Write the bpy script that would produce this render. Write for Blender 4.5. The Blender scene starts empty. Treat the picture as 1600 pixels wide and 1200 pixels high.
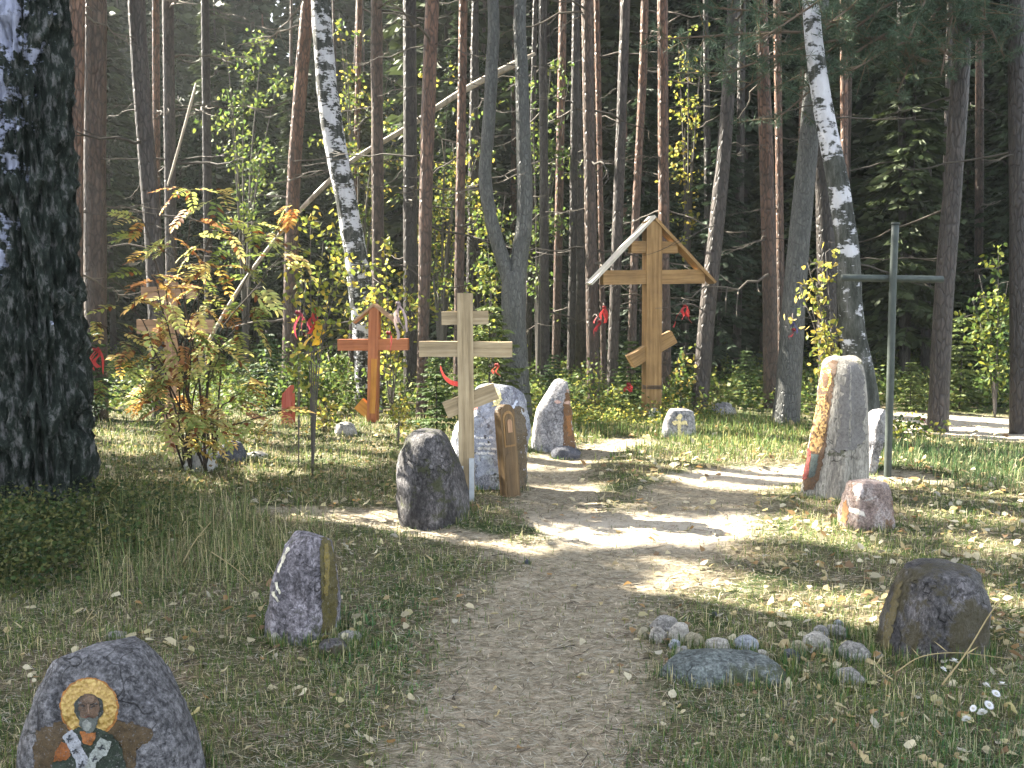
import bpy, bmesh, math, random
import numpy as np
from mathutils import Vector, Matrix
from mathutils.bvhtree import BVHTree

rnd = random.Random(7)
rng = np.random.default_rng(11)
S = bpy.context.scene
COL = S.collection

# ---------------------------------------------------------------- camera, sky, sun, exposure
CAM_H, PITCH = 1.6, math.radians(4.65)
cam = bpy.data.cameras.new('camera'); cam.lens = 36; cam.sensor_width = 36
cam.clip_start = 0.05; cam.clip_end = 400
camo = bpy.data.objects.new('camera', cam); COL.objects.link(camo)
camo.location = (0, 0, CAM_H); camo.rotation_euler = (math.radians(90) - PITCH, 0, 0)
S.camera = camo

SUN_EL = math.radians(38)
SUN_AZ = (-0.857, 0.515)                       # horizontal direction towards the sun
SUN = Vector((SUN_AZ[0] * math.cos(SUN_EL), SUN_AZ[1] * math.cos(SUN_EL), math.sin(SUN_EL)))
W = bpy.data.worlds.new('World'); S.world = W; W.use_nodes = True
_n = W.node_tree.nodes; _l = W.node_tree.links
_sky = _n.new('ShaderNodeTexSky'); _sky.sky_type = 'NISHITA'; _sky.sun_disc = False
_sky.sun_elevation = SUN_EL; _sky.sun_rotation = math.atan2(SUN_AZ[0], SUN_AZ[1])
_sky.air_density = 1.0; _sky.dust_density = 1.5; _sky.ozone_density = 1.0
_n['Background'].inputs['Strength'].default_value = 0.075
_hs = _n.new('ShaderNodeHueSaturation'); _hs.inputs['Saturation'].default_value = 0.42      # thin high haze takes the blue down
_l.new(_sky.outputs[0], _hs.inputs['Color']); _l.new(_hs.outputs[0], _n['Background'].inputs[0])
sl = bpy.data.lights.new('sun', 'SUN'); sl.energy = 5.0; sl.angle = math.radians(0.5); sl.color = (1.0, 0.93, 0.79)
so = bpy.data.objects.new('sun', sl); COL.objects.link(so)
so.rotation_euler = SUN.to_track_quat('Z', 'Y').to_euler(); so.location = (-20, 15, 25)
S.view_settings.view_transform = 'Standard'; S.view_settings.look = 'None'
S.view_settings.gamma = 1.0; S.view_settings.use_curve_mapping = False
S.view_settings.exposure = 3.28
S.cycles.max_bounces = 6; S.cycles.diffuse_bounces = 4; S.cycles.glossy_bounces = 2
S.cycles.transmission_bounces = 3; S.cycles.sample_clamp_indirect = 6.0; S.cycles.volume_bounces = 1; S.cycles.volume_step_rate = 4

# ---------------------------------------------------------------- picture <-> place
cP, sP = math.cos(PITCH), math.sin(PITCH)
def ray(px, py):
    a = (px - 800) / 1600.0; b = (600 - py) / 1600.0
    return Vector((a, cP + b * sP, -sP + b * cP))
def pt(px, py, Y):                           # the point of a view ray at distance Y
    d = ray(px, py); t = Y / d.y
    return Vector((d.x * t, Y, CAM_H + d.z * t))
def flat(px, py):
    d = ray(px, py); t = -CAM_H / d.z
    return np.array((d.x * t, d.y * t))

# ---------------------------------------------------------------- noise
def _h(ix, iy, iz, seed):
    n = (ix * 374761393 + iy * 668265263 + iz * 2147483647 + seed * 974711) & 0xffffffff
    n = ((n ^ (n >> 13)) * 1274126177) & 0xffffffff
    n = n ^ (n >> 16)
    return (n & 0xffff) / 65535.0
def vnoise(P, seed=0):
    P = np.asarray(P, float); I = np.floor(P).astype(np.int64); F = P - I; F = F * F * (3 - 2 * F)
    r = 0
    for dx in (0, 1):
        wx = F[:, 0] if dx else 1 - F[:, 0]
        for dy in (0, 1):
            wy = F[:, 1] if dy else 1 - F[:, 1]
            for dz in (0, 1):
                wz = F[:, 2] if dz else 1 - F[:, 2]
                r = r + wx * wy * wz * _h(I[:, 0] + dx, I[:, 1] + dy, I[:, 2] + dz, seed)
    return r * 2 - 1
def fbm(P, seed=0, octs=4):
    P = np.asarray(P, float); r = 0; a = 1
    for k in range(octs):
        r = r + a * vnoise(P * 2 ** k, seed + k); a *= .5
    return r / 2

# ---------------------------------------------------------------- the ground: height and path
PATHS = [([(800, 1400), (815, 1200), (830, 1050), (880, 930), (960, 860), (1060, 810), (1130, 745), (1260, 735), (1420, 745)],
          [.42, .44, .47, .52, .58, .58, .46, .36, .26]),
         ([(960, 870), (860, 790), (850, 720), (980, 690)], [.30, .36, .40, .3]),
         ([(880, 880), (720, 835), (560, 800), (440, 795)], [.25, .20, .24, .2]),
         ([(1380, 672), (1480, 662), (1600, 668), (1800, 690)], [.3, 1.3, 1.2, .8])]
PATHW = [([flat(*p) for p in ps], w) for ps, w in PATHS]
def pathmask(x, y):
    P = np.stack([x, y], -1); m = np.zeros(len(P))
    wob = 0.22 * fbm(np.stack([x * 1.6, y * 1.6, 0 * x], -1), 3, 4) + .1 * fbm(np.stack([x * 7, y * 7, 0 * x], -1), 31, 3)
    for ps, ws in PATHW:
        for k in range(len(ps) - 1):
            a, b = ps[k], ps[k + 1]; d = b - a
            t = np.clip(((P - a) @ d) / (d @ d), 0, 1)
            dist = np.hypot(*(P - (a + t[:, None] * d)).T)
            w = ws[k] * (1 - t) + ws[k + 1] * t
            m = np.maximum(m, 1 - np.clip((dist + wob - w * .35) / (w * 1.25), 0, 1))
    return m
def gz(x, y):
    x = np.atleast_1d(np.asarray(x, float)); y = np.atleast_1d(np.asarray(y, float))
    z = .05 * fbm(np.stack([x * .45, y * .45, 0 * x], -1), 5, 3)
    z += .022 * fbm(np.stack([x * 3, y * 3, 0 * x], -1), 9, 3)
    z -= .035 * pathmask(x, y)
    z += np.clip((y - 17) * .02, 0, 2.0)
    return z
def gz1(x, y): return float(gz([x], [y])[0])
def at(px, py):                              # where a view ray meets the ground
    d = ray(px, py); z = 0.0
    for _ in range(5):
        t = (z - CAM_H) / d.z; z = gz1(d.x * t, d.y * t)
    t = (z - CAM_H) / d.z
    return Vector((d.x * t, d.y * t, z))

# ---------------------------------------------------------------- object helpers
def tag(o, label=None, cat=None, group=None, kind=None):
    if label: o['label'] = label
    if cat: o['category'] = cat
    if group: o['group'] = group
    if kind: o['kind'] = kind
    return o
def thing(name, label, cat, loc, group=None):
    o = bpy.data.objects.new(name, None); COL.objects.link(o); o.location = loc
    o.empty_display_size = .1
    return tag(o, label, cat, group)
def mesh_np(name, V, quads=None, tris=None, col=None, smooth=False, off=None):
    V = np.asarray(V, np.float32).reshape(-1, 3)
    if off is not None: V = V - np.asarray(off, np.float32)
    me = bpy.data.meshes.new(name)
    me.vertices.add(len(V)); me.vertices.foreach_set('co', V.ravel())
    parts, tot = [], []
    if quads is not None and len(quads): parts.append(np.asarray(quads, np.int32).ravel()); tot.append(np.full(len(quads), 4, np.int32))
    if tris is not None and len(tris): parts.append(np.asarray(tris, np.int32).ravel()); tot.append(np.full(len(tris), 3, np.int32))
    loops = np.concatenate(parts); tot = np.concatenate(tot)
    start = np.concatenate([[0], np.cumsum(tot)[:-1]]).astype(np.int32)
    me.loops.add(len(loops)); me.loops.foreach_set('vertex_index', loops)
    me.polygons.add(len(tot)); me.polygons.foreach_set('loop_start', start)
    try: me.polygons.foreach_set('loop_total', tot)
    except Exception: pass
    if smooth: me.polygons.foreach_set('use_smooth', np.ones(len(tot), bool))
    if col is not None:
        a = me.color_attributes.new('Col', 'FLOAT_COLOR', 'POINT')
        c = np.ones((len(V), 4), np.float32); c[:, :3] = col
        a.data.foreach_set('color', c.ravel())
    me.update(calc_edges=True)
    return me
def obj(name, me, mat=None, parent=None, loc=None):
    o = bpy.data.objects.new(name, me); COL.objects.link(o)
    if mat and not me.materials: me.materials.append(mat)
    if parent: o.parent = parent
    if loc is not None: o.location = loc
    return o

class MB:                                    # collects shapes into one mesh
    def __init__(s): s.v = []; s.q = []; s.t = []; s.c = []; s.n = 0
    def add(s, V, q=None, t=None, col=(1, 1, 1)):
        V = np.asarray(V, float).reshape(-1, 3)
        if q is not None and len(q): s.q.append(np.asarray(q) + s.n)
        if t is not None and len(t): s.t.append(np.asarray(t) + s.n)
        c = np.asarray(col, float)
        s.c.append(np.broadcast_to(c, (len(V), 3)) if c.ndim == 1 else c)
        s.v.append(V); s.n += len(V)
    def mesh(s, name, off=None, smooth=False):
        return mesh_np(name, np.concatenate(s.v), np.concatenate(s.q) if s.q else None, np.concatenate(s.t) if s.t else None,
                       np.concatenate(s.c), smooth, off)

def spline(P, n):                            # Catmull-Rom through points of any dimension
    P = np.asarray(P, float)
    if len(P) == 2: return P[0] + (P[1] - P[0]) * np.linspace(0, 1, n)[:, None]
    Q = np.vstack([2 * P[0] - P[1], P, 2 * P[-1] - P[-2]])
    u = np.linspace(0, len(P) - 1 - 1e-6, n); i = u.astype(int); t = (u - i)[:, None]
    a, b, c, d = Q[i], Q[i + 1], Q[i + 2], Q[i + 3]
    return .5 * (2 * b + (c - a) * t + (2 * a - 5 * b + 4 * c - d) * t ** 2 + (3 * b - a - 3 * c + d) * t ** 3)
def tube(P, R, seg=10, rough=0, seed=0, freq=3, ridge=0):
    P = np.asarray(P, float); R = np.asarray(R, float); n = len(P)
    T = np.gradient(P, axis=0); T /= np.linalg.norm(T, axis=1)[:, None] + 1e-9
    ref = np.array([1., 0, 0]) if abs(T[:, 2]).mean() > .5 else np.array([0, 0, 1.])
    U = np.cross(T, ref); U /= np.linalg.norm(U, axis=1)[:, None] + 1e-9; Vv = np.cross(T, U)
    th = np.linspace(0, 2 * math.pi, seg, endpoint=False)
    C, Sn = np.cos(th), np.sin(th)
    D = C[None, :, None] * U[:, None] + Sn[None, :, None] * Vv[:, None]
    rr = np.repeat(R[:, None], seg, 1)
    if rough or ridge:
        Q = P[:, None] + D * R[:, None, None]
        q = Q.reshape(-1, 3)
        d = fbm(q * freq, seed, 4) * rough
        if ridge:
            lens = np.concatenate([[0], np.cumsum(np.linalg.norm(np.diff(P, axis=0), axis=1))])
            k = np.stack([np.tile(C, n) * 6.5, np.tile(Sn, n) * 6.5, np.repeat(lens, seg) * 2.6], -1)
            r = 1 - 2 * np.abs(fbm(k, seed + 40, 3)); d = d + ridge * (r - .6)
        rr = rr * (1 + d.reshape(n, seg))
    V = (P[:, None] + D * rr[:, :, None]).reshape(-1, 3)
    i = np.arange(n - 1)[:, None] * seg; j = np.arange(seg)[None]; jn = (j + 1) % seg
    q = np.stack([i + j, i + jn, i + seg + jn, i + seg + j], -1).reshape(-1, 4)
    V = np.vstack([V, P[0], P[-1]]); b, e = n * seg, n * seg + 1
    jj = np.arange(seg); t = np.vstack([np.stack([np.full(seg, b), (jj + 1) % seg, jj], -1),
                                        np.stack([np.full(seg, e), (n - 1) * seg + jj, (n - 1) * seg + (jj + 1) % seg], -1)])
    return V, q, t
def leaves(P, U, V, col=None):               # rhombic leaves: base P, length U, half width V
    N = len(P); X = np.stack([P, P + U * .45 + V, P + U, P + U * .45 - V], 1).reshape(-1, 3)
    q = np.arange(N * 4).reshape(N, 4)
    c = None if col is None else np.repeat(np.broadcast_to(col, (N, 3)), 4, 0)
    return X, q, c
def ovate(P, U, V, col=None, r=rng):         # broad leaf: two halves folded a little along the midrib
    N = len(P); Nn = np.cross(U, V); Nn = Nn / (np.linalg.norm(Nn, axis=1)[:, None] + 1e-9) * np.linalg.norm(V, axis=1)[:, None]
    f = r.uniform(-.25, .7, (N, 1)); g = r.uniform(.75, 1.15, (N, 1)); b = r.uniform(-.5, .5, (N, 1))
    X = np.stack([P, P + U * .28 + V * .95 + Nn * f, P + U * .68 + V * .72 * g + Nn * (f + b), P + U * 1.0 + Nn * b * 1.5, P + U * .70 - V * .70 * g + Nn * (f + b), P + U * .26 - V * .92 + Nn * f, P + U * .5 + Nn * b * .3], 1).reshape(-1, 3)
    i = np.arange(N)[:, None] * 7; q = np.concatenate([i + np.array([[0, 1, 2, 6]]), i + np.array([[6, 2, 3, 4]]), i + np.array([[0, 6, 4, 5]])])
    c = None if col is None else np.repeat(np.broadcast_to(col, (N, 3)), 7, 0)
    return X, q, c
def unit(N, r=rng):
    d = r.normal(size=(N, 3)); return d / np.linalg.norm(d, axis=1)[:, None]
def perp(D, r=rng):
    a = np.cross(D, unit(len(D), r)); return a / (np.linalg.norm(a, axis=1)[:, None] + 1e-9)

# ---------------------------------------------------------------- materials
class NT:
    def __init__(s, name):
        s.m = bpy.data.materials.new(name); s.m.use_nodes = True; s.t = s.m.node_tree
        s.b = s.t.nodes['Principled BSDF']; s.out = s.t.nodes['Material Output']
    def n(s, ty, **k):
        x = s.t.nodes.new('ShaderNode' + ty)
        for a, v in k.items():
            if a.startswith('i_'): x.inputs[a[2:].replace('_', ' ')].default_value = v
            else: setattr(x, a, v)
        return x
    def l(s, a, b): s.t.links.new(a, b)
    def coord(s, scale=(1, 1, 1), kind='Object'):
        c = s.n('TexCoord'); m = s.n('Mapping'); m.inputs['Scale'].default_value = scale
        s.l(c.outputs[kind], m.inputs['Vector']); return m.outputs[0]
    def noise(s, vec, scale, detail=5, rough=.6):
        x = s.n('TexNoise'); x.inputs['Scale'].default_value = scale; x.inputs['Detail'].default_value = detail
        x.inputs['Roughness'].default_value = rough; s.l(vec, x.inputs['Vector']); return x.outputs['Fac']
    def vor(s, vec, scale, feature='F1', out='Distance'):
        x = s.n('TexVoronoi'); x.feature = feature; x.inputs['Scale'].default_value = scale
        s.l(vec, x.inputs['Vector']); return x.outputs[out]
    def ramp(s, fac, stops):
        x = s.n('ValToRGB'); e = x.color_ramp.elements
        while len(e) < len(stops): e.new(.5)
        for k, (p, c) in enumerate(stops): e[k].position = p; e[k].color = tuple(c) + (1,)
        s.l(fac, x.inputs[0]); return x.outputs[0]
    def mix(s, fac, a, b, mode='MIX'):
        x = s.n('Mix', data_type='RGBA', blend_type=mode)
        for v, sock in ((fac, x.inputs[0]), (a, x.inputs[6]), (b, x.inputs[7])):
            if hasattr(v, 'links') or hasattr(v, 'is_linked'): s.l(v, sock)
            else: sock.default_value = v if isinstance(v, (int, float)) else tuple(v) + (1,)
        return x.outputs[2]
    def math(s, op, a, b=None):
        x = s.n('Math', operation=op)
        for v, k in ((a, 0), (b, 1)):
            if v is None: continue
            if hasattr(v, 'is_linked'): s.l(v, x.inputs[k])
            else: x.inputs[k].default_value = v
        return x.outputs[0]
    def mapr(s, v, a, b, c=0, d=1):
        x = s.n('MapRange'); s.l(v, x.inputs[0])
        for k, q in enumerate((a, b, c, d)): x.inputs[k + 1].default_value = q
        return x.outputs[0]
    def fin(s, color, rough=.8, bump=None, dist=.01, strength=1.0, spec=.3):
        if hasattr(color, 'is_linked'): s.l(color, s.b.inputs['Base Color'])
        else: s.b.inputs['Base Color'].default_value = tuple(color) + (1,)
        if hasattr(rough, 'is_linked'): s.l(rough, s.b.inputs['Roughness'])
        else: s.b.inputs['Roughness'].default_value = rough
        s.b.inputs['Specular IOR Level'].default_value = spec
        if bump is not None:
            x = s.n('Bump'); x.inputs['Distance'].default_value = dist; x.inputs['Strength'].default_value = strength
            s.l(bump, x.inputs['Height']); s.l(x.outputs[0], s.b.inputs['Normal'])
        return s.m

def m_leaf(name, tint=(1, 1, 1), trans=.35, rough=.6, spec=.2):      # colour comes from each leaf's own vertex colour
    N = NT(name); a = N.n('VertexColor', layer_name='Col')
    c = N.mix(1.0, a.outputs[0], tint, 'MULTIPLY')
    N.fin(c, rough, spec=spec)
    t = N.n('BsdfTranslucent'); N.l(N.mix(.25, c, (.9, .8, .2), 'MULTIPLY'), t.inputs[0])
    mx = N.n('MixShader'); mx.inputs[0].default_value = trans
    N.l(N.b.outputs[0], mx.inputs[1]); N.l(t.outputs[0], mx.inputs[2]); N.l(mx.outputs[0], N.out.inputs[0])
    return N.m
M = {}
M['grass'] = m_leaf('grass_blades', trans=.3)
M['needle'] = m_leaf('conifer_needles', trans=.22, rough=.65)
M['leaf'] = m_leaf('thin_leaves', trans=.45)
M['litter'] = m_leaf('dry_litter', trans=.1, rough=.8, spec=.1)
M['petal'] = m_leaf('petals', trans=.3)
M['cloth'] = m_leaf('ribbon_cloth', trans=.3, rough=.5)

def m_vcol(name, rough=.75, bumpscale=60, dist=.003):
    N = NT(name); a = N.n('VertexColor', layer_name='Col'); v = N.coord()
    nz = N.noise(v, bumpscale, 4); c = N.mix(.5, a.outputs[0], N.ramp(nz, [(.3, (.45, .45, .45)), (.7, (1.1, 1.1, 1.1))]), 'MULTIPLY')
    return N.fin(c, rough, nz, dist)
M['twig'] = m_vcol('twig_bark', .85, 40)
def m_paint():
    N = NT('old_paint'); a = N.n('VertexColor', layer_name='Col'); v = N.coord(); n = N.noise(v, 45, 6, .75); n2 = N.noise(v, 160, 3)
    c = N.mix(.85, a.outputs[0], N.ramp(n, [(.33, (.35, .34, .33)), (.5, (.95, .95, .95)), (.68, (1.45, 1.42, 1.38))]), 'MULTIPLY')
    c = N.mix(N.mapr(n2, .60, .66), c, (.13, .125, .125))
    return N.fin(c, .6, n, .006)
M['paint'] = m_paint()

def m_ground():
    N = NT('forest_floor'); v = N.coord(kind='Object'); a = N.n('VertexColor', layer_name='Col')
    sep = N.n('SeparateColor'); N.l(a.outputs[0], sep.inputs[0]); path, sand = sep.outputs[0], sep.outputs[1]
    n1 = N.noise(v, 2.2, 6); n2 = N.noise(v, 22, 6, .7); n3 = N.noise(v, 140, 3, .7)
    soil = N.ramp(n2, [(.25, (.05, .04, .024)), (.5, (.12, .10, .062)), (.75, (.24, .20, .13))])
    moss = N.ramp(n2, [(.3, (.022, .034, .012)), (.7, (.075, .10, .036))])
    off = N.mix(N.mapr(n1, .42, .60), soil, moss)
    dust = N.ramp(n2, [(.28, (.12, .10, .068)), (.5, (.285, .245, .175)), (.72, (.44, .385, .295))])
    dust = N.mix(.4, dust, N.ramp(n3, [(.35, (.35, .35, .35)), (.65, (1.3, 1.3, 1.3))]), 'MULTIPLY')
    lit_sandc = N.ramp(n3, [(.3, (.36, .31, .24)), (.7, (.52, .46, .38))])
    dust = N.mix(sand, dust, lit_sandc)
    edge = N.mapr(N.math('ADD', path, N.math('MULTIPLY', N.math('SUBTRACT', n2, .5), .9)), .3, .7)
    c = N.mix(edge, off, dust)
    h = N.math('ADD', N.math('MULTIPLY', n2, .7), N.math('MULTIPLY', n3, .35))
    return N.fin(c, .95, h, .03, .9, .1)
M['ground'] = m_ground()

def m_rock(name, c1, c2, c3, speck=.5, scale=1.0, moss=0.0, mosscol=(.05, .055, .02), stretch=(1, 1, 1), rough=.75, dist=.012, drip=None):
    N = NT(name); v = N.coord(stretch)
    n1 = N.noise(v, 4.5 * scale, 6, .65); n2 = N.noise(v, 38 * scale, 5, .75); vv = N.vor(v, 120 * scale, out='Color')
    sp = N.n('SeparateColor'); N.l(vv, sp.inputs[0])
    c = N.ramp(n1, [(.33, c1), (.5, c2), (.66, c3)])
    c = N.mix(speck, c, N.ramp(n2, [(.38, (.18, .18, .20)), (.5, (.9, .9, .9)), (.62, (1.75, 1.75, 1.75))]), 'MULTIPLY')
    c = N.mix(speck * .6, c, N.ramp(sp.outputs[0], [(.1, (.4, .4, .42)), (.5, (1, 1, 1)), (.93, (1.1, 1.1, 1.1)), (1, (1.9, 1.9, 1.9))]), 'MULTIPLY')
    vq = N.coord(); li = N.noise(vq, 11 * scale, 5, .7)
    c = N.mix(N.mapr(li, .60, .64, 0, .55), c, tuple(min(.62, 1.25 * q + .05) for q in c3))
    c = N.mix(N.mapr(li, .40, .36, 0, .6), c, tuple(.55 * q for q in c1))
    wq = N.n('VectorMath', operation='ADD'); wn = N.n('TexNoise'); wn.inputs['Scale'].default_value = 6; N.l(vq, wn.inputs['Vector']); N.l(vq, wq.inputs[0]); N.l(wn.outputs['Color'], wq.inputs[1])
    ck = N.math('MAXIMUM', N.mapr(N.vor(wq.outputs[0], 2.0 * scale, 'DISTANCE_TO_EDGE'), 0, .018), N.mapr(N.noise(vq, 3.1, 3), .47, .53))
    c = N.mix(N.math('SUBTRACT', .6, N.math('MULTIPLY', ck, .6)), c, tuple(.35 * q for q in c1))
    if moss:
        v2 = N.coord(); m = N.mapr(N.noise(v2, 5, 6, .7), .60 - moss * .2, .66 - moss * .2)
        c = N.mix(N.math('MULTIPLY', m, .85), c, mosscol)
    if drip:
        v3 = N.coord((7, 7, .9)); m = N.mapr(N.noise(v3, 2.2, 5), .52, .6); c = N.mix(m, c, drip)
    h = N.math('ADD', N.math('ADD', N.math('MULTIPLY', n1, 1.0), N.math('MULTIPLY', n2, .8)), N.math('MULTIPLY', ck, .5))
    return N.fin(c, rough, h, dist * 3.2, 1.0, .35)
M['granite'] = m_rock('grey_granite', (.085, .083, .09), (.14, .137, .145), (.21, .205, .215), .9)
M['darkstone'] = m_rock('dark_lichened_stone', (.035, .032, .033), (.075, .07, .071), (.16, .15, .152), .8, moss=.3, stretch=(1.3, 1.3, .6))
M['mossstone'] = m_rock('mossy_dark_stone', (.04, .037, .039), (.10, .094, .096), (.22, .205, .215), .8, moss=.6, mosscol=(.07, .058, .025), stretch=(1.4, 1.4, .8), rough=.42)
M['paledark'] = m_rock('rough_grey_lilac_stone', (.10, .095, .11), (.22, .20, .22), (.40, .37, .41), .8, 1.2, moss=.15, stretch=(1, 1, .8))
M['bluestone'] = m_rock('blue_grey_painted_boulder', (.15, .15, .20), (.36, .38, .45), (.64, .67, .71), .6, 1.8, moss=.2, stretch=(1.5, 1.5, .7))
M['palestone'] = m_rock('pale_grey_stone', (.20, .20, .22), (.32, .31, .32), (.46, .44, .43), .6)
M['tallstone'] = m_rock('streaked_tall_stone', (.22, .20, .175), (.35, .325, .28), (.44, .41, .36), .5, .9, stretch=(2, 2, .35), moss=.1)
M['pinkstone'] = m_rock('pink_brown_stone', (.19, .135, .115), (.34, .26, .235), (.52, .46, .44), .5, 1.6, moss=.15, mosscol=(.22, .11, .04))
M['slab'] = m_rock('greenish_slab', (.085, .10, .096), (.15, .172, .165), (.23, .25, .24), .8, moss=.25, mosscol=(.05, .06, .025))
PEB = [m_rock('pebble_stone_pale', (.42, .39, .34), (.56, .52, .46), (.68, .63, .57), .4, 2),
       m_rock('pebble_stone_grey', (.26, .245, .225), (.38, .36, .33), (.50, .475, .44), .5, 2),
       m_rock('pebble_stone_blue', (.36, .39, .44), (.48, .51, .56), (.58, .60, .64), .3, 2),
       m_rock('pebble_stone_cream', (.38, .34, .22), (.48, .43, .30), (.56, .50, .36), .3, 2),
       m_rock('pebble_stone_dark', (.06, .065, .085), (.10, .105, .13), (.17, .17, .19), .4, 2)]
M['whitestone'] = m_rock('white_stone', (.5, .5, .5), (.66, .65, .64), (.78, .77, .76), .2, 2)

def m_wood(name, c1, c2, c3, grain=1.0, paint=None, knots=True):
    N = NT(name); v = N.coord((17 * grain, 17 * grain, .9)); v2 = N.coord((1, 1, 1))
    n1 = N.noise(v, 1.6, 6, .65); n2 = N.noise(v2, 3.5, 3); n3 = N.noise(v, 5, 3, .8)
    c = N.ramp(n1, [(.32, c1), (.5, c2), (.68, c3)])
    c = N.mix(.5, c, N.ramp(n2, [(.32, (.55, .53, .50)), (.68, (1.2, 1.18, 1.12))]), 'MULTIPLY')
    v4 = N.coord((30, 30, .35)); cr = N.mapr(N.noise(v4, 2.0, 2), .30, .345)
    c = N.mix(N.math('SUBTRACT', .55, N.math('MULTIPLY', cr, .55)), c, (.05, .035, .02))
    if paint: c = N.mix(N.mapr(n3, .35, .5, .35, 1), c, paint)
    h = N.math('ADD', n1, N.math('MULTIPLY', cr, .5))
    return N.fin(c, .62, h, .006, .8, .3)
M['goldwood'] = m_wood('varnished_golden_pine', (.17, .092, .032), (.26, .152, .06), (.35, .22, .095))
M['palewood'] = m_wood('weathered_pale_wood', (.19, .145, .085), (.31, .24, .145), (.42, .34, .22))
M['sunlitwood'] = m_wood('sunlit_grey_board', (.36, .33, .28), (.50, .46, .40), (.60, .56, .50))
M['redwood'] = m_wood('red_orange_painted_wood', (.24, .075, .03), (.36, .125, .055), (.44, .165, .07))
M['orangewood'] = m_wood('orange_varnished_wood', (.34, .13, .02), (.48, .21, .04), (.55, .27, .06))
M['brownwood'] = m_wood('brown_weathered_wood', (.22, .125, .07), (.36, .22, .13), (.46, .30, .19))
M['crimson'] = m_wood('dark_red_painted_board', (.26, .045, .03), (.38, .08, .055), (.44, .13, .10))
M['iconwood'] = m_wood('brown_icon_board', (.06, .037, .019), (.12, .075, .034), (.18, .115, .053))

def m_bark(name, low, mid, high, z0=3.0, z1=6.5, scale=1.0):
    N = NT(name); v = N.coord((1, 1, .28)); n1 = N.noise(v, 16 * scale, 5, .7); c1 = N.vor(v, 22 * scale, 'DISTANCE_TO_EDGE'); vz = N.coord()
    n2 = N.noise(vz, 1.3, 4)
    s = N.n('SeparateXYZ'); N.l(vz, s.inputs[0])
    f = N.mapr(N.math('ADD', s.outputs[2], N.math('MULTIPLY', N.math('SUBTRACT', n2, .5), 3.5)), z0, z1)
    cc = N.mix(f, mid, high)
    cc = N.mix(.85, cc, N.ramp(n1, [(.3, (.35, .34, .34)), (.5, (.9, .9, .9)), (.7, (1.45, 1.4, 1.35))]), 'MULTIPLY')
    e = N.mapr(c1, 0.0, .16)
    cc = N.mix(N.math('SUBTRACT', .8, N.math('MULTIPLY', e, .8)), cc, low)
    h = N.math('ADD', N.math('MULTIPLY', e, .6), N.math('MULTIPLY', n1, .7))
    return N.fin(cc, .50, h, .016, 1.0, .34)
M['pine_red'] = m_bark('reddish_pine_bark', (.025, .02, .018), (.085, .058, .045), (.17, .088, .055), 1.5, 5.5)
M['pine_grey'] = m_bark('grey_pine_bark', (.022, .019, .018), (.065, .054, .048), (.11, .075, .058), 5, 9)
M['pine_brown'] = m_bark('brown_pine_bark', (.024, .019, .016), (.07, .05, .04), (.12, .074, .05), 2.5, 7)
M['grey_bark'] = m_bark('smooth_grey_bark', (.05, .052, .05), (.10, .102, .097), (.13, .13, .125), 8, 12, 1.6)
M['dark_bark'] = m_bark('dark_spruce_bark', (.015, .013, .012), (.042, .035, .031), (.06, .046, .039), 6, 12)

def m_birch(name, zlow, zhigh, bias=0.0, dark=(.02, .022, .02), white=(.62, .62, .66), scale=1.0, side=0.0, grad=.14, fz=.28, fs=14):
    N = NT(name); v = N.coord((1, 1, 1)); vh = N.coord((1, 1, 3.2)); vv = N.coord((1, 1, fz))
    s = N.n('SeparateXYZ'); N.l(v, s.inputs[0])
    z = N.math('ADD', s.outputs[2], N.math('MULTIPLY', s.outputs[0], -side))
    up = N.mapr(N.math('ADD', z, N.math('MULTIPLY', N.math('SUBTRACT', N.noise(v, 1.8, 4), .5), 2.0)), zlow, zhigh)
    pn = N.math('ADD', N.math('MULTIPLY', N.noise(N.coord((1, 1, 1.1)), 5.0 * scale, 4, .6), .72), N.math('MULTIPLY', N.noise(vh, 13 * scale, 4, .6), .30)); fn = N.noise(vv, fs * scale, 6, .72)
    thr = N.math('ADD', pn, N.math('MULTIPLY', N.math('SUBTRACT', up, .5), grad))
    wm = N.mapr(N.math('ADD', thr, bias), .485, .525)
    wcol = N.mix(.5, white, N.ramp(fn, [(.3, (.62, .62, .66)), (.6, (1, 1, 1))]), 'MULTIPLY')
    dcol = N.ramp(fn, [(.38, dark), (.52, tuple(2.5 * q for q in dark)), (.60, (.12, .12, .115)), (.72, (.20, .20, .20))])
    c = N.mix(wm, dcol, wcol)
    h = N.math('ADD', N.math('MULTIPLY', fn, .9), N.math('MULTIPLY', wm, .15))
    return N.fin(c, .75, h, .07, 1.0, .2)
M['birch'] = m_birch('birch_bark', -1.0, 5.0, -.03, grad=.05)
M['birch_right'] = m_birch('birch_bark_white_above', .8, 4.0, -.045, (.03, .032, .028), grad=.15)
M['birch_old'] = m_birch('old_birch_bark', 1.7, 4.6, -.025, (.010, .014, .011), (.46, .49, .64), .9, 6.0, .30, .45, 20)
M['deadwood'] = m_wood('barkless_dead_wood', (.20, .17, .13), (.36, .31, .25), (.48, .43, .36), .5)

def m_metal(name, c, metal=.3, rough=.5):
    N = NT(name); v = N.coord(); n = N.noise(v, 14, 5)
    col = N.mix(.7, c, N.ramp(n, [(.3, (.6, .6, .62)), (.65, (1.15, 1.15, 1.1))]), 'MULTIPLY')
    N.b.inputs['Metallic'].default_value = metal
    return N.fin(col, rough, n, .002)
M['greenmetal'] = m_metal('green_grey_painted_steel', (.055, .066, .061), .2, .5)
M['steel'] = m_metal('galvanised_steel', (.52, .56, .62), .6, .42)
M['wire'] = m_metal('rusty_wire', (.10, .08, .07), .6, .6)

def pc(*v): return np.array(v, float)

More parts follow.
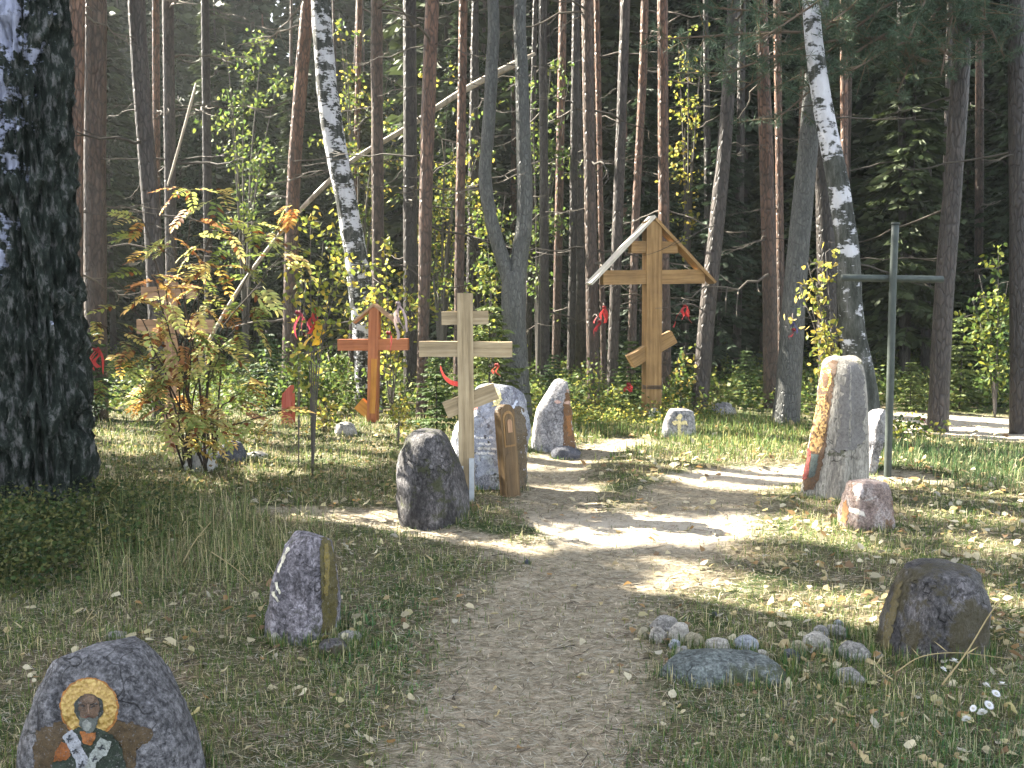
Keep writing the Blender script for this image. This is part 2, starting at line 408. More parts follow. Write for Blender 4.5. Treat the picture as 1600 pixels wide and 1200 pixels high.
# ---------------------------------------------------------------- chosen sun pools; unseen crowns are thinned to make them
def sunfall(P):                              # ground point lit through P
    P = np.asarray(P, float).reshape(-1, 3); k = P[:, 2:3] / SUN.z
    return (P - k * np.array(SUN))[:, :2]
def w2(px, py): return flat(px, py)
def ob(px, py, Y): return sunfall(np.array(pt(px, py, Y)))[0]
GAPS = [(w2(1040, 898), w2(1400, 965), .27), (w2(965, 815), w2(1215, 815), .40), (w2(1090, 730), w2(1240, 738), .45),
        (w2(1430, 660), w2(1600, 668), 1.1), (w2(880, 680), w2(1050, 668), 1.0), (w2(880, 600), w2(1050, 640), 1.6),
        (ob(770, 700, 8.9), ob(760, 620, 8.9), .30), (ob(690, 720, 9.0), ob(700, 700, 9.0), .2), (ob(1300, 580, 8.7), ob(1280, 740, 8.7), .32),
        (ob(310, 720, 9.0), ob(310, 700, 9.0), .28), (ob(310, 300, 8.4), ob(330, 470, 8.4), .30), (ob(960, 400, 14), ob(1020, 350, 14), .8),
        (ob(580, 440, 12), ob(660, 470, 12), .7), (ob(535, 540, 13), ob(585, 640, 13), .4), (ob(1275, 420, 10.6), ob(1275, 490, 10.6), .5),
        (w2(1500, 845), w2(1600, 860), .10), (w2(1230, 830), w2(1330, 850), .12), (ob(430, 300, 8.6), ob(460, 400, 8.6), .2),
        (ob(200, 500, 8.4), ob(330, 560, 8.4), .22), (w2(520, 690), w2(620, 660), .25), (ob(225, 455, 11.0), ob(330, 515, 11.0), .45), (ob(262, 540, 11.0), ob(266, 690, 11.0), .3), (ob(860, 640, 10.8), ob(870, 600, 10.8), .3),
        (w2(1450, 905), w2(1600, 935), .09), (w2(540, 795), w2(600, 780), .12), (w2(1420, 780), w2(1600, 770), .10)]
def keep(P, r=rng):
    g = sunfall(P); x, y = g[:, 0], g[:, 1]
    k = np.ones(len(g))
    k[(y > 10.6)] = .42; k[(y > 13)] = .12
    k[(y > 8) & (y <= 10.6) & (x < -.6)] = .86
    k[(x > 1.4) & (y > 6) & (y <= 10.6)] = .88
    wob = .12 * fbm(np.stack([x * 3, y * 3, 0 * x], -1), 77, 3)
    for a, b, w in GAPS:
        d = b - a; t = np.clip(((g - a) @ d) / (d @ d + 1e-9), 0, 1); q = g - (a + t[:, None] * d)
        k[np.hypot(q[:, 0], q[:, 1]) + wob < w + .16] = 0
    return r.random(len(g)) < k

# ---------------------------------------------------------------- ground sheet
def build_ground():
    nu, nv = 320, 420
    yy = np.concatenate([np.linspace(-6, 2.2, 60)[:-1], 2.2 * (72 / 2.2) ** np.linspace(0, 1, nv - 59)])
    u = np.linspace(-1, 1, nu); u = np.sign(u) * np.abs(u) ** 1.25
    Y = np.repeat(yy, nu); X = np.tile(u, nv) * (6.0 + .85 * np.maximum(Y, 0))
    Z = gz(X, Y)
    near = np.clip((14 - Y) / 6, 0, 1)
    Z = Z + near * .012 * fbm(np.stack([X * 14, Y * 14, 0 * X], -1), 21, 3)
    p = pathmask(X, Y)
    sand = np.zeros(len(X))  # pale sand laid under the sun pools, their brightness partly painted in
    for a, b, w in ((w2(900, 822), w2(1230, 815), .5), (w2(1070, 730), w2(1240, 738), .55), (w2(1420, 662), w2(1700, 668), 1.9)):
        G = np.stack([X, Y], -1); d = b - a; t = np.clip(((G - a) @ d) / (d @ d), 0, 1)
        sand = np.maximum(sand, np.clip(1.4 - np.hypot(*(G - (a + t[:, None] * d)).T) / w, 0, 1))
    i = np.arange(nv - 1)[:, None] * nu + np.arange(nu - 1)[None]
    q = np.stack([i, i + 1, i + nu + 1, i + nu], -1).reshape(-1, 4)
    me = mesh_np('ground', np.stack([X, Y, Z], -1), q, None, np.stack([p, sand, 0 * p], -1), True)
    return tag(obj('ground', me, M['ground']), kind='structure')
build_ground()

# ---------------------------------------------------------------- trees
def world_spline(pts, Y, n, dY=0.0):
    P = [tuple(pt(px, py, Y + dY * k / max(1, len(pts) - 1))) + (w * .5 * Y / 1640,) for k, (px, py, w) in enumerate(pts)]
    return P
def needles_crown(cx, cy, z0, z1, r, n, col=(.05, .075, .03), filt=True, size=1.0):
    P = unit(n) * (rng.random((n, 1)) ** (1 / 2.2)) * np.array([r, r, (z1 - z0) / 2]) + np.array([cx, cy, (z0 + z1) / 2])
    if filt: P = P[keep(P)]
    if len(P) < 4: P = np.array([[cx, cy, z1 + .1 * k] for k in range(4)])
    k = 9; N = len(P) * k
    C = np.repeat(P, k, 0); D = unit(N); D[:, 2] = D[:, 2] * .6 + .1
    U = D * (.22 + .2 * rng.random((N, 1))) * size; Vv = perp(D) * (.035 + .035 * rng.random((N, 1))) * size
    c = np.array(col) * (.55 + .9 * np.repeat(rng.random((len(P), 1)), k, 0)) * (.8 + .4 * rng.random((N, 1)))
    return leaves(C + .1 * unit(N), U, Vv, c)
BR = []
def branch_mesh(k):                          # a bare dead branch, 1 m long along +x
    r = random.Random(100 + k); m = MB(); n = 8
    P = np.zeros((n, 3)); P[:, 0] = np.linspace(0, 1, n)
    for j in range(1, n):
        P[j, 1] = P[j - 1, 1] + r.uniform(-.05, .05); P[j, 2] = P[j - 1, 2] + r.uniform(-.05, .035)
    c = np.array((.085, .073, .06)) * r.uniform(.5, 1.5)
    m.add(*tube(P, np.linspace(.014, .004, n), 5), col=c)
    for j in range(r.randint(3, 6)):
        i = r.randint(2, n - 1); L = r.uniform(.15, .45); a = r.uniform(-1, 1)
        e = P[i] + np.array((L * .7, L * .6 * (1 if a > 0 else -1), r.uniform(-.2, .1) * L))
        m.add(*tube(spline([P[i], (P[i] + e) / 2 + np.array((0, 0, -.02)), e], 4), np.linspace(.006, .002, 4), 4), col=c)
    me = m.mesh('dead_branch'); me.materials.append(M['twig']); return me
BR = [branch_mesh(k) for k in range(7)]
def add_branch(root, base, p, ang, L, thick=1.0, tilt=0):
    o = obj('dead_branch', rnd.choice(BR), None, root, Vector(p) - Vector(base))
    o.rotation_euler = (rnd.uniform(-.5, .5), tilt, ang); o.scale = (L, L * .9, L * .9 * thick)
    return o

def tree(name, label, cat, pts, Y, mat, top=13.5, crown=(5.0, 2.0, 100), nbr=0, rough=.10, group=None, seg=12, dY=0, crowncol=(.045, .07, .03), flare=1.25, ridge=0, ncut=26, freq=4.0):
    """pts run from the foot up to the top edge of the picture; above it the stem goes on to its crown."""
    P = world_spline(pts, Y, 0, dY)
    foot = Vector(P[0][:3]); gzv = gz1(foot.x, foot.y)
    P[0] = (P[0][0], P[0][1], min(gzv - .05, P[0][2]), P[0][3])
    base = Vector((P[0][0], P[0][1], gzv))
    a, b = np.array(P[-2]), np.array(P[-1])
    d = (b[:3] - a[:3]) / np.linalg.norm(b[:3] - a[:3]); d = d * .5 + np.array([0, 0, .5]); d /= np.linalg.norm(d)
    if b[2] < top - 1:
        for f in (.35, .7, 1.0):
            q = b[:3] + d * (top - b[2]) * f / d[2]
            P.append(tuple(q) + (b[3] * (1 - .75 * f),))
    P.insert(1, tuple(np.array(P[0][:3]) * .92 + np.array(P[1][:3]) * .08) + (P[0][3] * .98,))
    P[0] = P[0][:3] + (P[0][3] * flare,)
    K = spline(np.array(P), ncut if not ridge else 150)
    root = thing(name, label, cat, base, group)
    sd = rnd.randint(0, 999)
    V, q, t = tube(K[:, :3], np.maximum(K[:, 3], .004), seg, rough, sd, freq, ridge)
    m = MB(); m.add(V, q, t); obj('trunk', m.mesh('trunk', base, True), mat, root)
    if crown:
        h, r, n = crown; tp = K[-1][:3]
        V, q, c = needles_crown(tp[0], tp[1], tp[2] - h, tp[2] + .8, r, n, crowncol)
        obj('crown', mesh_np('crown', V, q, None, c, False, base), M['needle'], root)
    zmax = pt(800, -40, Y).z
    for k in range(int(nbr * 1.7) + 1):
        z = rnd.uniform(1.6, zmax); i = int(np.argmin(abs(K[:, 2] - z)))
        add_branch(root, base, K[i][:3], rnd.uniform(0, 6.28), rnd.uniform(.5, 1.7), rnd.uniform(.7, 1.3), rnd.uniform(-.1, .35))
    return root, base, K

T = {}
def addt(key, *a, **k): T[key] = tree(*a, **k)
addt('birch_old', 'birch_tree', 'thick old birch with black fissured bark at the left edge of the clearing', 'tree',
     [(72, 812, 150), (70, 760, 126), (68, 640, 122), (62, 500, 116), (56, 400, 112), (46, 250, 112), (40, 100, 108), (36, -40, 104)], 7.9, M['birch_old'],
     top=11, crown=(4, 2.2, 190), crowncol=(.08, .09, .03), seg=128, rough=.34, ridge=.75, flare=1.45, freq=6)
addt('a', 'pine_tree', 'slim reddish pine with sunlit left edge right beside the thick old birch', 'tree', [(116, 640, 27), (117, 300, 25), (120, -20, 24)], 13, M['pine_red'], nbr=3)
addt('b', 'pine_tree', 'broader reddish pine, second trunk right of the thick old birch', 'tree', [(150, 632, 36), (148, 300, 34), (149, -20, 33)], 13.8, M['pine_brown'], nbr=4)
addt('c', 'pine_tree', 'grey pine leaning left towards its top behind the brown cross', 'tree', [(252, 640, 30), (240, 380, 28), (224, 180, 27), (212, -20, 26)], 14, M['pine_grey'], nbr=5)
addt('d', 'pine_tree', 'dark upright pine just right of the leaning grey pine', 'tree', [(270, 620, 21), (266, 300, 18), (262, -20, 17)], 17, M['pine_grey'], nbr=7)
addt('d2', 'pine_tree', 'thin sunlit pine stem squeezed between two darker pines above the brown cross', 'tree', [(246, 610, 12), (245, 300, 11), (243, -20, 11)], 19, M['pine_red'], nbr=3)
addt('e', 'pine_tree', 'thin dark pine above the rowan sapling', 'tree', [(328, 620, 15), (324, 300, 14), (320, -20, 13)], 18, M['dark_bark'], nbr=6)
addt('f', 'pine_tree', 'brightly sidelit pine leaning right, just left of the spotted birch', 'tree', [(450, 615, 24), (458, 300, 22), (470, 130, 21), (482, -20, 20)], 16.5, M['pine_red'], nbr=4)
addt('birch_mid', 'birch_tree', 'white and black spotted birch curving up behind the red cross', 'tree',
     [(578, 634, 46), (571, 540, 40), (556, 400, 36), (538, 300, 33), (516, 180, 33), (505, 60, 31), (500, -30, 29)], 15.0, M['birch'], top=12, crown=(4, 2.0, 110), crowncol=(.10, .11, .03), seg=18, rough=.14, ncut=40)
addt('h', 'pine_tree', 'upright pine with sunlit left edge just right of the spotted birch', 'tree', [(592, 618, 21), (590, 300, 19), (588, -20, 18)], 16, M['pine_brown'], nbr=9)
addt('i', 'spruce_tree', 'dark unlit spruce trunk between two sidelit pines', 'tree', [(642, 612, 24), (641, 300, 22), (640, -20, 20)], 16.5, M['dark_bark'], nbr=8)
addt('j', 'pine_tree', 'red barked pine with bright left edge, behind the left arm of the pale cross', 'tree', [(658, 640, 18), (664, 400, 20), (668, 200, 22), (676, -20, 21)], 14, M['pine_red'], nbr=6)
addt('k', 'pine_tree', 'slender red pine with bright left edge rising straight above the pale cross', 'tree', [(716, 625, 17), (718, 400, 15), (721, 200, 14), (724, -20, 13)], 15.5, M['pine_red'], nbr=6)
addt('m', 'pine_tree', 'far slender reddish pine half hidden by foliage left of the roofed cross', 'tree', [(868, 600, 14), (874, 300, 13), (880, -20, 12)], 20, M['pine_red'], nbr=3)
addt('n', 'pine_tree', 'grey brown pine nearest left of the roofed cross top', 'tree', [(928, 625, 21), (922, 300, 19), (917, -20, 18)], 15.5, M['pine_brown'], nbr=5)
addt('n2', 'pine_tree', 'thin sunlit pine close behind the grey brown pine left of the roof', 'tree', [(944, 612, 10), (938, 300, 9), (932, -20, 9)], 18, M['pine_red'], nbr=3)
addt('o', 'pine_tree', 'slim grey pine behind the left slope of the cross roof', 'tree', [(955, 618, 18), (964, 380, 17), (972, 150, 16), (978, -20, 15)], 16, M['pine_grey'], nbr=5)
addt('p', 'pine_tree', 'crooked thin sunlit pine above the peak of the roofed cross', 'tree', [(985, 612, 15), (992, 380, 13), (998, 240, 12), (1004, 130, 13), (1008, -20, 12)], 17.5, M['pine_red'], nbr=6)
addt('q', 'pine_tree', 'orange red pine rising directly behind the roofed cross', 'tree', [(1040, 620, 20), (1037, 300, 17), (1035, -20, 16)], 16, M['pine_red'], nbr=4)
addt('r', 'pine_tree', 'pale leaning pine with a bright left edge at the right eave of the roofed cross', 'tree', [(1092, 632, 30), (1106, 480, 26), (1122, 330, 24), (1134, 200, 22), (1148, -20, 20)], 14.4, M['pine_grey'], nbr=3)
addt('s', 'pine_tree', 'orange brown pine midway between the roofed cross and the right birch', 'tree', [(1205, 620, 26), (1202, 420, 24), (1196, 200, 22), (1188, -20, 20)], 15.2, M['pine_red'], nbr=3)
addt('s2', 'pine_tree', 'thin red pine hard against the orange brown pine', 'tree', [(1222, 608, 13), (1218, 300, 12), (1214, -20, 12)], 18, M['pine_red'])
addt('t', 'spruce_tree', 'broad grey trunk leaning right behind the low yellow birch twig', 'tree', [(1228, 646, 46), (1240, 480, 38), (1254, 320, 33), (1270, 150, 30), (1282, -20, 28)], 13.4, M['grey_bark'], nbr=2)
addt('t2', 'spruce_tree', 'dark brown trunk directly left of the right birch', 'tree', [(1296, 630, 34), (1291, 400, 30), (1285, 200, 27), (1281, -20, 26)], 14.6, M['dark_bark'], nbr=2)
addt('v', 'pine_tree', 'thin red pine showing right of the white birch top', 'tree', [(1322, 612, 13), (1320, 300, 12), (1318, -20, 11)], 18, M['pine_red'])
addt('birch_right', 'birch_tree', 'white birch leaning left at its top behind the tall icon stone', 'tree',
     [(1356, 668, 62), (1342, 585, 48), (1330, 500, 40), (1325, 400, 36), (1312, 300, 34), (1292, 200, 31), (1276, 100, 28), (1266, -20, 25)], 11.3, M['birch_right'], top=11, crown=(4, 2.0, 130), crowncol=(.09, .10, .03), seg=24, rough=.10, ncut=44)
addt('w', 'pine_tree', 'grey brown pine behind the right arm of the steel cross, bearing long needled boughs', 'tree', [(1466, 640, 34), (1474, 480, 30), (1488, 300, 29), (1500, 120, 28), (1504, -20, 27)], 13, M['pine_grey'], nbr=1)
addt('x', 'spruce_tree', 'dark bluish trunk at the right edge of the clearing', 'tree', [(1594, 650, 30), (1592, 400, 28), (1590, 100, 27), (1590, -20, 26)], 12.6, M['dark_bark'], nbr=2)
addt('y1', 'pine_tree', 'thinnest dark trunk behind the post of the steel cross', 'tree', [(1412, 610, 13), (1410, 300, 12), (1408, -20, 12)], 19, M['dark_bark'], nbr=3)
addt('y2', 'pine_tree', 'dark trunk in deep shade right of the steel cross post', 'tree', [(1446, 606, 16), (1448, 300, 15), (1450, -20, 14)], 20, M['dark_bark'], nbr=3)
addt('y3', 'pine_tree', 'thin trunk between the grey brown pine and the right edge trunk', 'tree', [(1528, 606, 14), (1530, 300, 13), (1532, -20, 12)], 20, M['pine_brown'], nbr=3)
addt('z1', 'pine_tree', 'slim dark trunk right of the leaning pale pine', 'tree', [(1150, 606, 14), (1156, 300, 13), (1160, -20, 12)], 20, M['dark_bark'], nbr=3)
addt('z2', 'pine_tree', 'slim trunk left of the forked tree behind the pale cross', 'tree', [(746, 600, 12), (744, 300, 11), (742, -20, 10)], 22, M['dark_bark'], nbr=3)
addt('z3', 'pine_tree', 'thin pale stem between the spotted birch and the sidelit pine', 'tree', [(548, 600, 11), (556, 300, 10), (562, -20, 9)], 20, M['pine_red'], nbr=4)
addt('z4', 'spruce_tree', 'dark trunk right of the forked tree', 'tree', [(852, 606, 16), (850, 300, 14), (848, -20, 13)], 18, M['dark_bark'], nbr=4)
addt('z5', 'spruce_tree', 'dark trunk between the forked tree and the grey brown pine', 'tree', [(892, 606, 14), (896, 300, 12), (900, -20, 11)], 19, M['dark_bark'], nbr=4)

# forked grey tree: one stem below, two above
def forked():
    Y = 13.6; root = None
    lo = [(806, 640, 46), (804, 540, 40), (803, 470, 40), (803, 425, 36)]
    L = [(800, 445, 30), (784, 400, 24), (768, 345, 21), (758, 280, 21), (762, 215, 20), (768, 110, 19), (769, -20, 18)]
    R = [(806, 445, 32), (812, 400, 28), (820, 330, 26), (818, 230, 23), (815, 110, 20), (814, -20, 19)]
    P = np.array(world_spline(lo, Y, 0)); b = Vector(P[0][:3]); base = Vector((b.x, b.y, gz1(b.x, b.y))); P[0][2] = base.z - .05; P[0][3] *= 1.2
    root = thing('forked_tree', 'grey tree forking into a crooked and a straight stem behind the blue painted boulder', 'tree', base)
    K = spline(P, 18); m = MB(); m.add(*tube(K[:, :3], K[:, 3], 16, .12, 5, 4)); obj('trunk', m.mesh('trunk', base, True), M['grey_bark'], root)
    for s, up in ((L, (-.6, .3)), (R, (.5, .4))):
        Q = world_spline(s, Y, 0); e = np.array(Q[-1])
        for f in (.5, 1.): Q.append((e[0] + up[0] * f, e[1] + up[1] * f, e[2] + 6 * f, e[3] * (1 - .7 * f)))
        K = spline(np.array(Q), 34); m = MB(); m.add(*tube(K[:, :3], K[:, 3], 12, .12, 8, 4)); obj('stem', m.mesh('stem', base, True), M['grey_bark'], root)
        V, q, c = needles_crown(K[-1][0], K[-1][1], K[-1][2] - 3.5, K[-1][2] + 1, 1.8, 70, (.09, .10, .03))
        obj('crown', mesh_np('crown', V, q, None, c, False, base), M['leaf'], root)
        for k in range(3):
            i = rnd.randint(8, 24); add_branch(root, base, K[i][:3], rnd.uniform(0, 6.28), rnd.uniform(.4, .9))
    return root
forked()

# long needled boughs of the pine on the right
def boughs():
    root, base, K = T['w']; p0 = K[int(np.argmin(abs(K[:, 2] - 4.6)))][:3]
    ends = [(1040, 60, 11.2), (1110, 120, 11.0), (1190, 60, 10.4), (1215, 185, 11.4), (1290, 40, 10.6), (1330, 110, 11.2), (1420, 60, 11.0), (1400, 150, 12.0),
            (1470, 120, 11.6), (1570, 90, 12.2), (1090, 10, 12.4), (1250, 120, 12.0), (1540, 30, 11.5), (1160, 140, 12.6)]
    for e in ends:
        E = np.array(pt(*e)); st = p0 + np.array((0, 0, rnd.uniform(-.2, 1.4)))
        mid = (st + E) / 2 + np.array((0, 0, .25)); A = spline([st, mid, E], 26)
        m = MB(); m.add(*tube(A, np.linspace(.03, .008, 26), 6), col=(.12, .085, .06))
        tips = []
        for i in range(8, 26):
            for s in range(2):
                L = rnd.uniform(.12, .5); d = np.array((rnd.uniform(-1, .4), rnd.uniform(-1, 1), rnd.uniform(-.45, .5))); d /= np.linalg.norm(d)
                e2 = A[i] + d * L; m.add(*tube(np.array([A[i], (A[i] + e2) / 2 + (0, 0, .01), e2]), np.array((.006, .005, .003)), 4), col=(.13, .10, .06))
                for f in np.linspace(.4, 1, 4): tips.append((A[i] + d * L * f, d))
        b = obj('bough', m.mesh('bough', base), M['twig'], root)
        C = np.repeat(np.array([t[0] for t in tips]), 16, 0); D = np.repeat(np.array([t[1] for t in tips]), 16, 0)
        N = len(C); U = (D * .5 + unit(N) * .9); U /= np.linalg.norm(U, axis=1)[:, None]
        Wd = perp(U) * .0038; U = U * (.07 + .05 * rng.random((N, 1)))
        c = np.array((.055, .085, .055)) * (.6 + .9 * rng.random((N, 1)))
        V, q, c = leaves(C, U, Wd, c)
        tag(obj('needles', mesh_np('needles', V, q, None, c, False, base), M['needle'], b), kind='stuff')
boughs()

# leaning dead pole and a shorter one
def pole(label, pts, Y0, Y1, mat='deadwood'):
    Q = [tuple(pt(px, py, Y0 + (Y1 - Y0) * k / (len(pts) - 1))) + (w * .5 * Y0 / 1640,) for k, (px, py, w) in enumerate(pts)]
    K = spline(np.array(Q), 40); b = Vector(K[0][:3]); m = MB(); m.add(*tube(K[:, :3], K[:, 3], 9, .14, 3, 3))
    return tag(obj('leaning_pole', m.mesh('leaning_pole', b, True), M[mat], None, b), label, 'dead tree')
pole('long pale barkless dead trunk leaning diagonally to the right across the pines', [(285, 610, 6), (365, 465, 6), (440, 362, 6), (495, 302, 8), (552, 250, 8), (640, 197, 9), (720, 144, 10), (800, 102, 11), (836, 84, 5)], 16.7, 17.2)
pole('short pale dead stick leaning right between the pines at upper left', [(262, 290, 3), (275, 246, 4), (300, 155, 4), (306, 130, 2)], 15.5, 15.8)

# ---- spruces behind: six crowns shared by all
def spruce_mesh(seed, H=1.0, nb=46, leafn=11, leaf=.028, col=(.035, .055, .028), rr=.17, low=.06, droop=.35, tri=True):
    r = np.random.default_rng(seed); Ps, Us, Vs, Cs = [], [], [], []
    m = MB()
    for k in range(nb):
        z = low + (1 - low) * (k / nb) ** .95; L0 = rr * (1 - z) ** .8 + .012
        for b in range(6):
            a = r.uniform(0, 6.283); L = L0 * r.uniform(.55, 1.15); d = np.array((math.cos(a), math.sin(a), 0)); tone = r.uniform(.55, 1.35)
            s = np.linspace(.15, 1, leafn)[:, None]
            Q = np.array((0, 0, z)) + d * L * s + np.array((0, 0, 1.)) * (-droop * L * s ** 1.5 + .10 * L * s ** 4)
            side = np.cross(d, (0, 0, 1.))
            for sg in (-1, 1):
                U = (d * .75 + sg * side * r.uniform(.5, 1.0, (leafn, 1)) + np.array((0, 0, -1.)) * r.uniform(.1, .7, (leafn, 1)))
                U = U / np.linalg.norm(U, axis=1)[:, None]
                Vv = np.cross(U, r.normal(size=(leafn, 3))); Vv /= np.linalg.norm(Vv, axis=1)[:, None]
                l = leaf * r.uniform(.7, 1.5, (leafn, 1)) * (1.25 - .5 * s)
                Ps.append(Q); Us.append(U * l); Vs.append(Vv * l * .22); Cs.append(np.array(col) * tone * r.uniform(.7, 1.3, (leafn, 1)))
    V, q, c = leaves(np.vstack(Ps) * H, np.vstack(Us) * H, np.vstack(Vs) * H, np.vstack(Cs))
    me = mesh_np('crown', V, q, None, c); me.materials.append(M['needle']); return me
def trunk_unit(H, r0, mat):
    m = MB(); z = np.linspace(-.01, 1, 8) * H; P = np.stack([0 * z, 0 * z, z], -1)
    m.add(*tube(P, np.linspace(r0, r0 * .12, 8), 8, .06, 3, 2), col=(1, 1, 1)); me = m.mesh('trunk', None, True); me.materials.append(mat); return me
BIGS = [spruce_mesh(s, 16, 46, 11, .030, c, rr, low) for s, c, rr, low in ((1, (.030, .048, .022), .17, .05), (2, (.040, .055, .022), .15, .12), (3, (.026, .042, .024), .19, .04), (4, (.075, .085, .028), .16, .08), (5, (.036, .050, .022), .14, .22))]
BIGT = trunk_unit(16, .16, M['dark_bark'])
def put_spruce(x, y, sc, k, label, group, name='spruce_tree', crowns=BIGS, trunk=BIGT, rz=None):
    r = thing(name, label, 'tree', (x, y, gz1(x, y)), group); r.rotation_euler.z = rnd.uniform(0, 6.28) if rz is None else rz; r.scale = (sc * rnd.uniform(.9, 1.15),) * 2 + (sc,)
    obj('trunk', trunk, None, r); obj('crown', crowns[k], None, r); return r
def behind(u):
    for lim, t in ((-.38, 'behind the thick old birch'), (-.24, 'behind the rowan'), (-.09, 'behind the red cross'), (.04, 'behind the pale cross'), (.20, 'behind the roofed cross'), (.34, 'behind the tall icon stone')):
        if u < lim: return t
    return 'behind the steel cross'
BACK_GROUP = 'dense spruces behind the clearing'
spots = []
for k in range(1400):
    y = rnd.uniform(18.5, 44); x = rnd.uniform(-.62 * y - 2, .62 * y + 3)
    if y < 26 and rnd.random() < .15: continue
    if y < 22.5 and x < .12 * y: continue
    if x < -.42 * y and rnd.random() < .5: continue
    if all((x - a) ** 2 + (y - b) ** 2 > (1.45 + .03 * (y - 20)) ** 2 for a, b in spots): spots.append((x, y))
spots = spots[:205]
for x, y in spots:
    u = x / y
    tall = rnd.uniform(.55, 1.1)
    if y < 24: tall = rnd.uniform(.28, .6)
    if u < -.1 and y < 33: tall = min(tall, rnd.uniform(.35, .62))
    k = rnd.choice((0, 1, 3, 4, 4)) if -.2 < u < .05 else rnd.choice((0, 1, 2, 2, 4))
    put_spruce(x, y, tall, k, ('dark spruce' if k in (0, 1, 2) else 'paler green spruce') + (' nearer the clearing' if y < 28 else ' deep in the wood') + ' ' + behind(u), BACK_GROUP)
# bare slim trunks deep in the wood
PT = [trunk_unit(14, .10, M[k]) for k in ('pine_red', 'pine_grey', 'dark_bark', 'pine_brown')]
for k in range(44):
    y = rnd.uniform(19, 36); x = rnd.uniform(-.55, .55) * y
    r = thing('pine_tree', 'slim bare pine trunk ' + ('near the clearing edge' if y < 25 else 'deep in the wood') + ' ' + behind(x / y), 'tree', (x, y, gz1(x, y)), 'slim bare trunks deep in the wood')
    r.rotation_euler = (rnd.uniform(-.03, .03), rnd.uniform(-.05, .05), rnd.uniform(0, 6.28)); s = rnd.uniform(.7, 1.25); r.scale = (s, s, 1)
    obj('trunk', rnd.choice(PT), None, r)

# far wood closing the view: one mass
def far_wood():
    N = 60000; y = rng.uniform(42, 58, N); x = rng.uniform(-46, 46, N); z = 30 * rng.random(N) ** 1.1
    P = np.stack([x, y, z + gz(x, y)], -1); D = unit(N); D[:, 2] -= .5
    U = D * rng.uniform(.35, .9, (N, 1)); Vv = perp(D) * rng.uniform(.12, .3, (N, 1))
    clump = .5 + 1.1 * (fbm(P * .25, 61, 3) * .5 + .5)
    c = np.array((.034, .050, .024)) * clump[:, None] * rng.uniform(.6, 1.4, (N, 1))
    V, q, c = leaves(P, U, Vv, c)
    tag(obj('distant_wood', mesh_np('distant_wood', V, q, None, c), M['needle']), kind='stuff')
far_wood()

# unseen pines added left of the picture to shade the clearing
for gx in range(5):
    for gy in range(5):
        x = -18 + gx * 2.6 + rnd.uniform(-.8, .8); y = 5.5 + gy * 2.6 + rnd.uniform(-.8, .8)
        if x > -.56 * y - .7: 
            continue
        base = Vector((x, y, gz1(x, y)))
        r = thing('pine_tree', 'unseen tall pine added beyond the left edge to shade the clearing', 'tree', base, 'pines beyond the left edge')
        obj('trunk', rnd.choice(PT), None, r)
        V, q, c = needles_crown(x, y, 7.0, 14.5, 2.5, 470)
        obj('crown', mesh_np('crown', V, q, None, c, False, base), M['needle'], r)

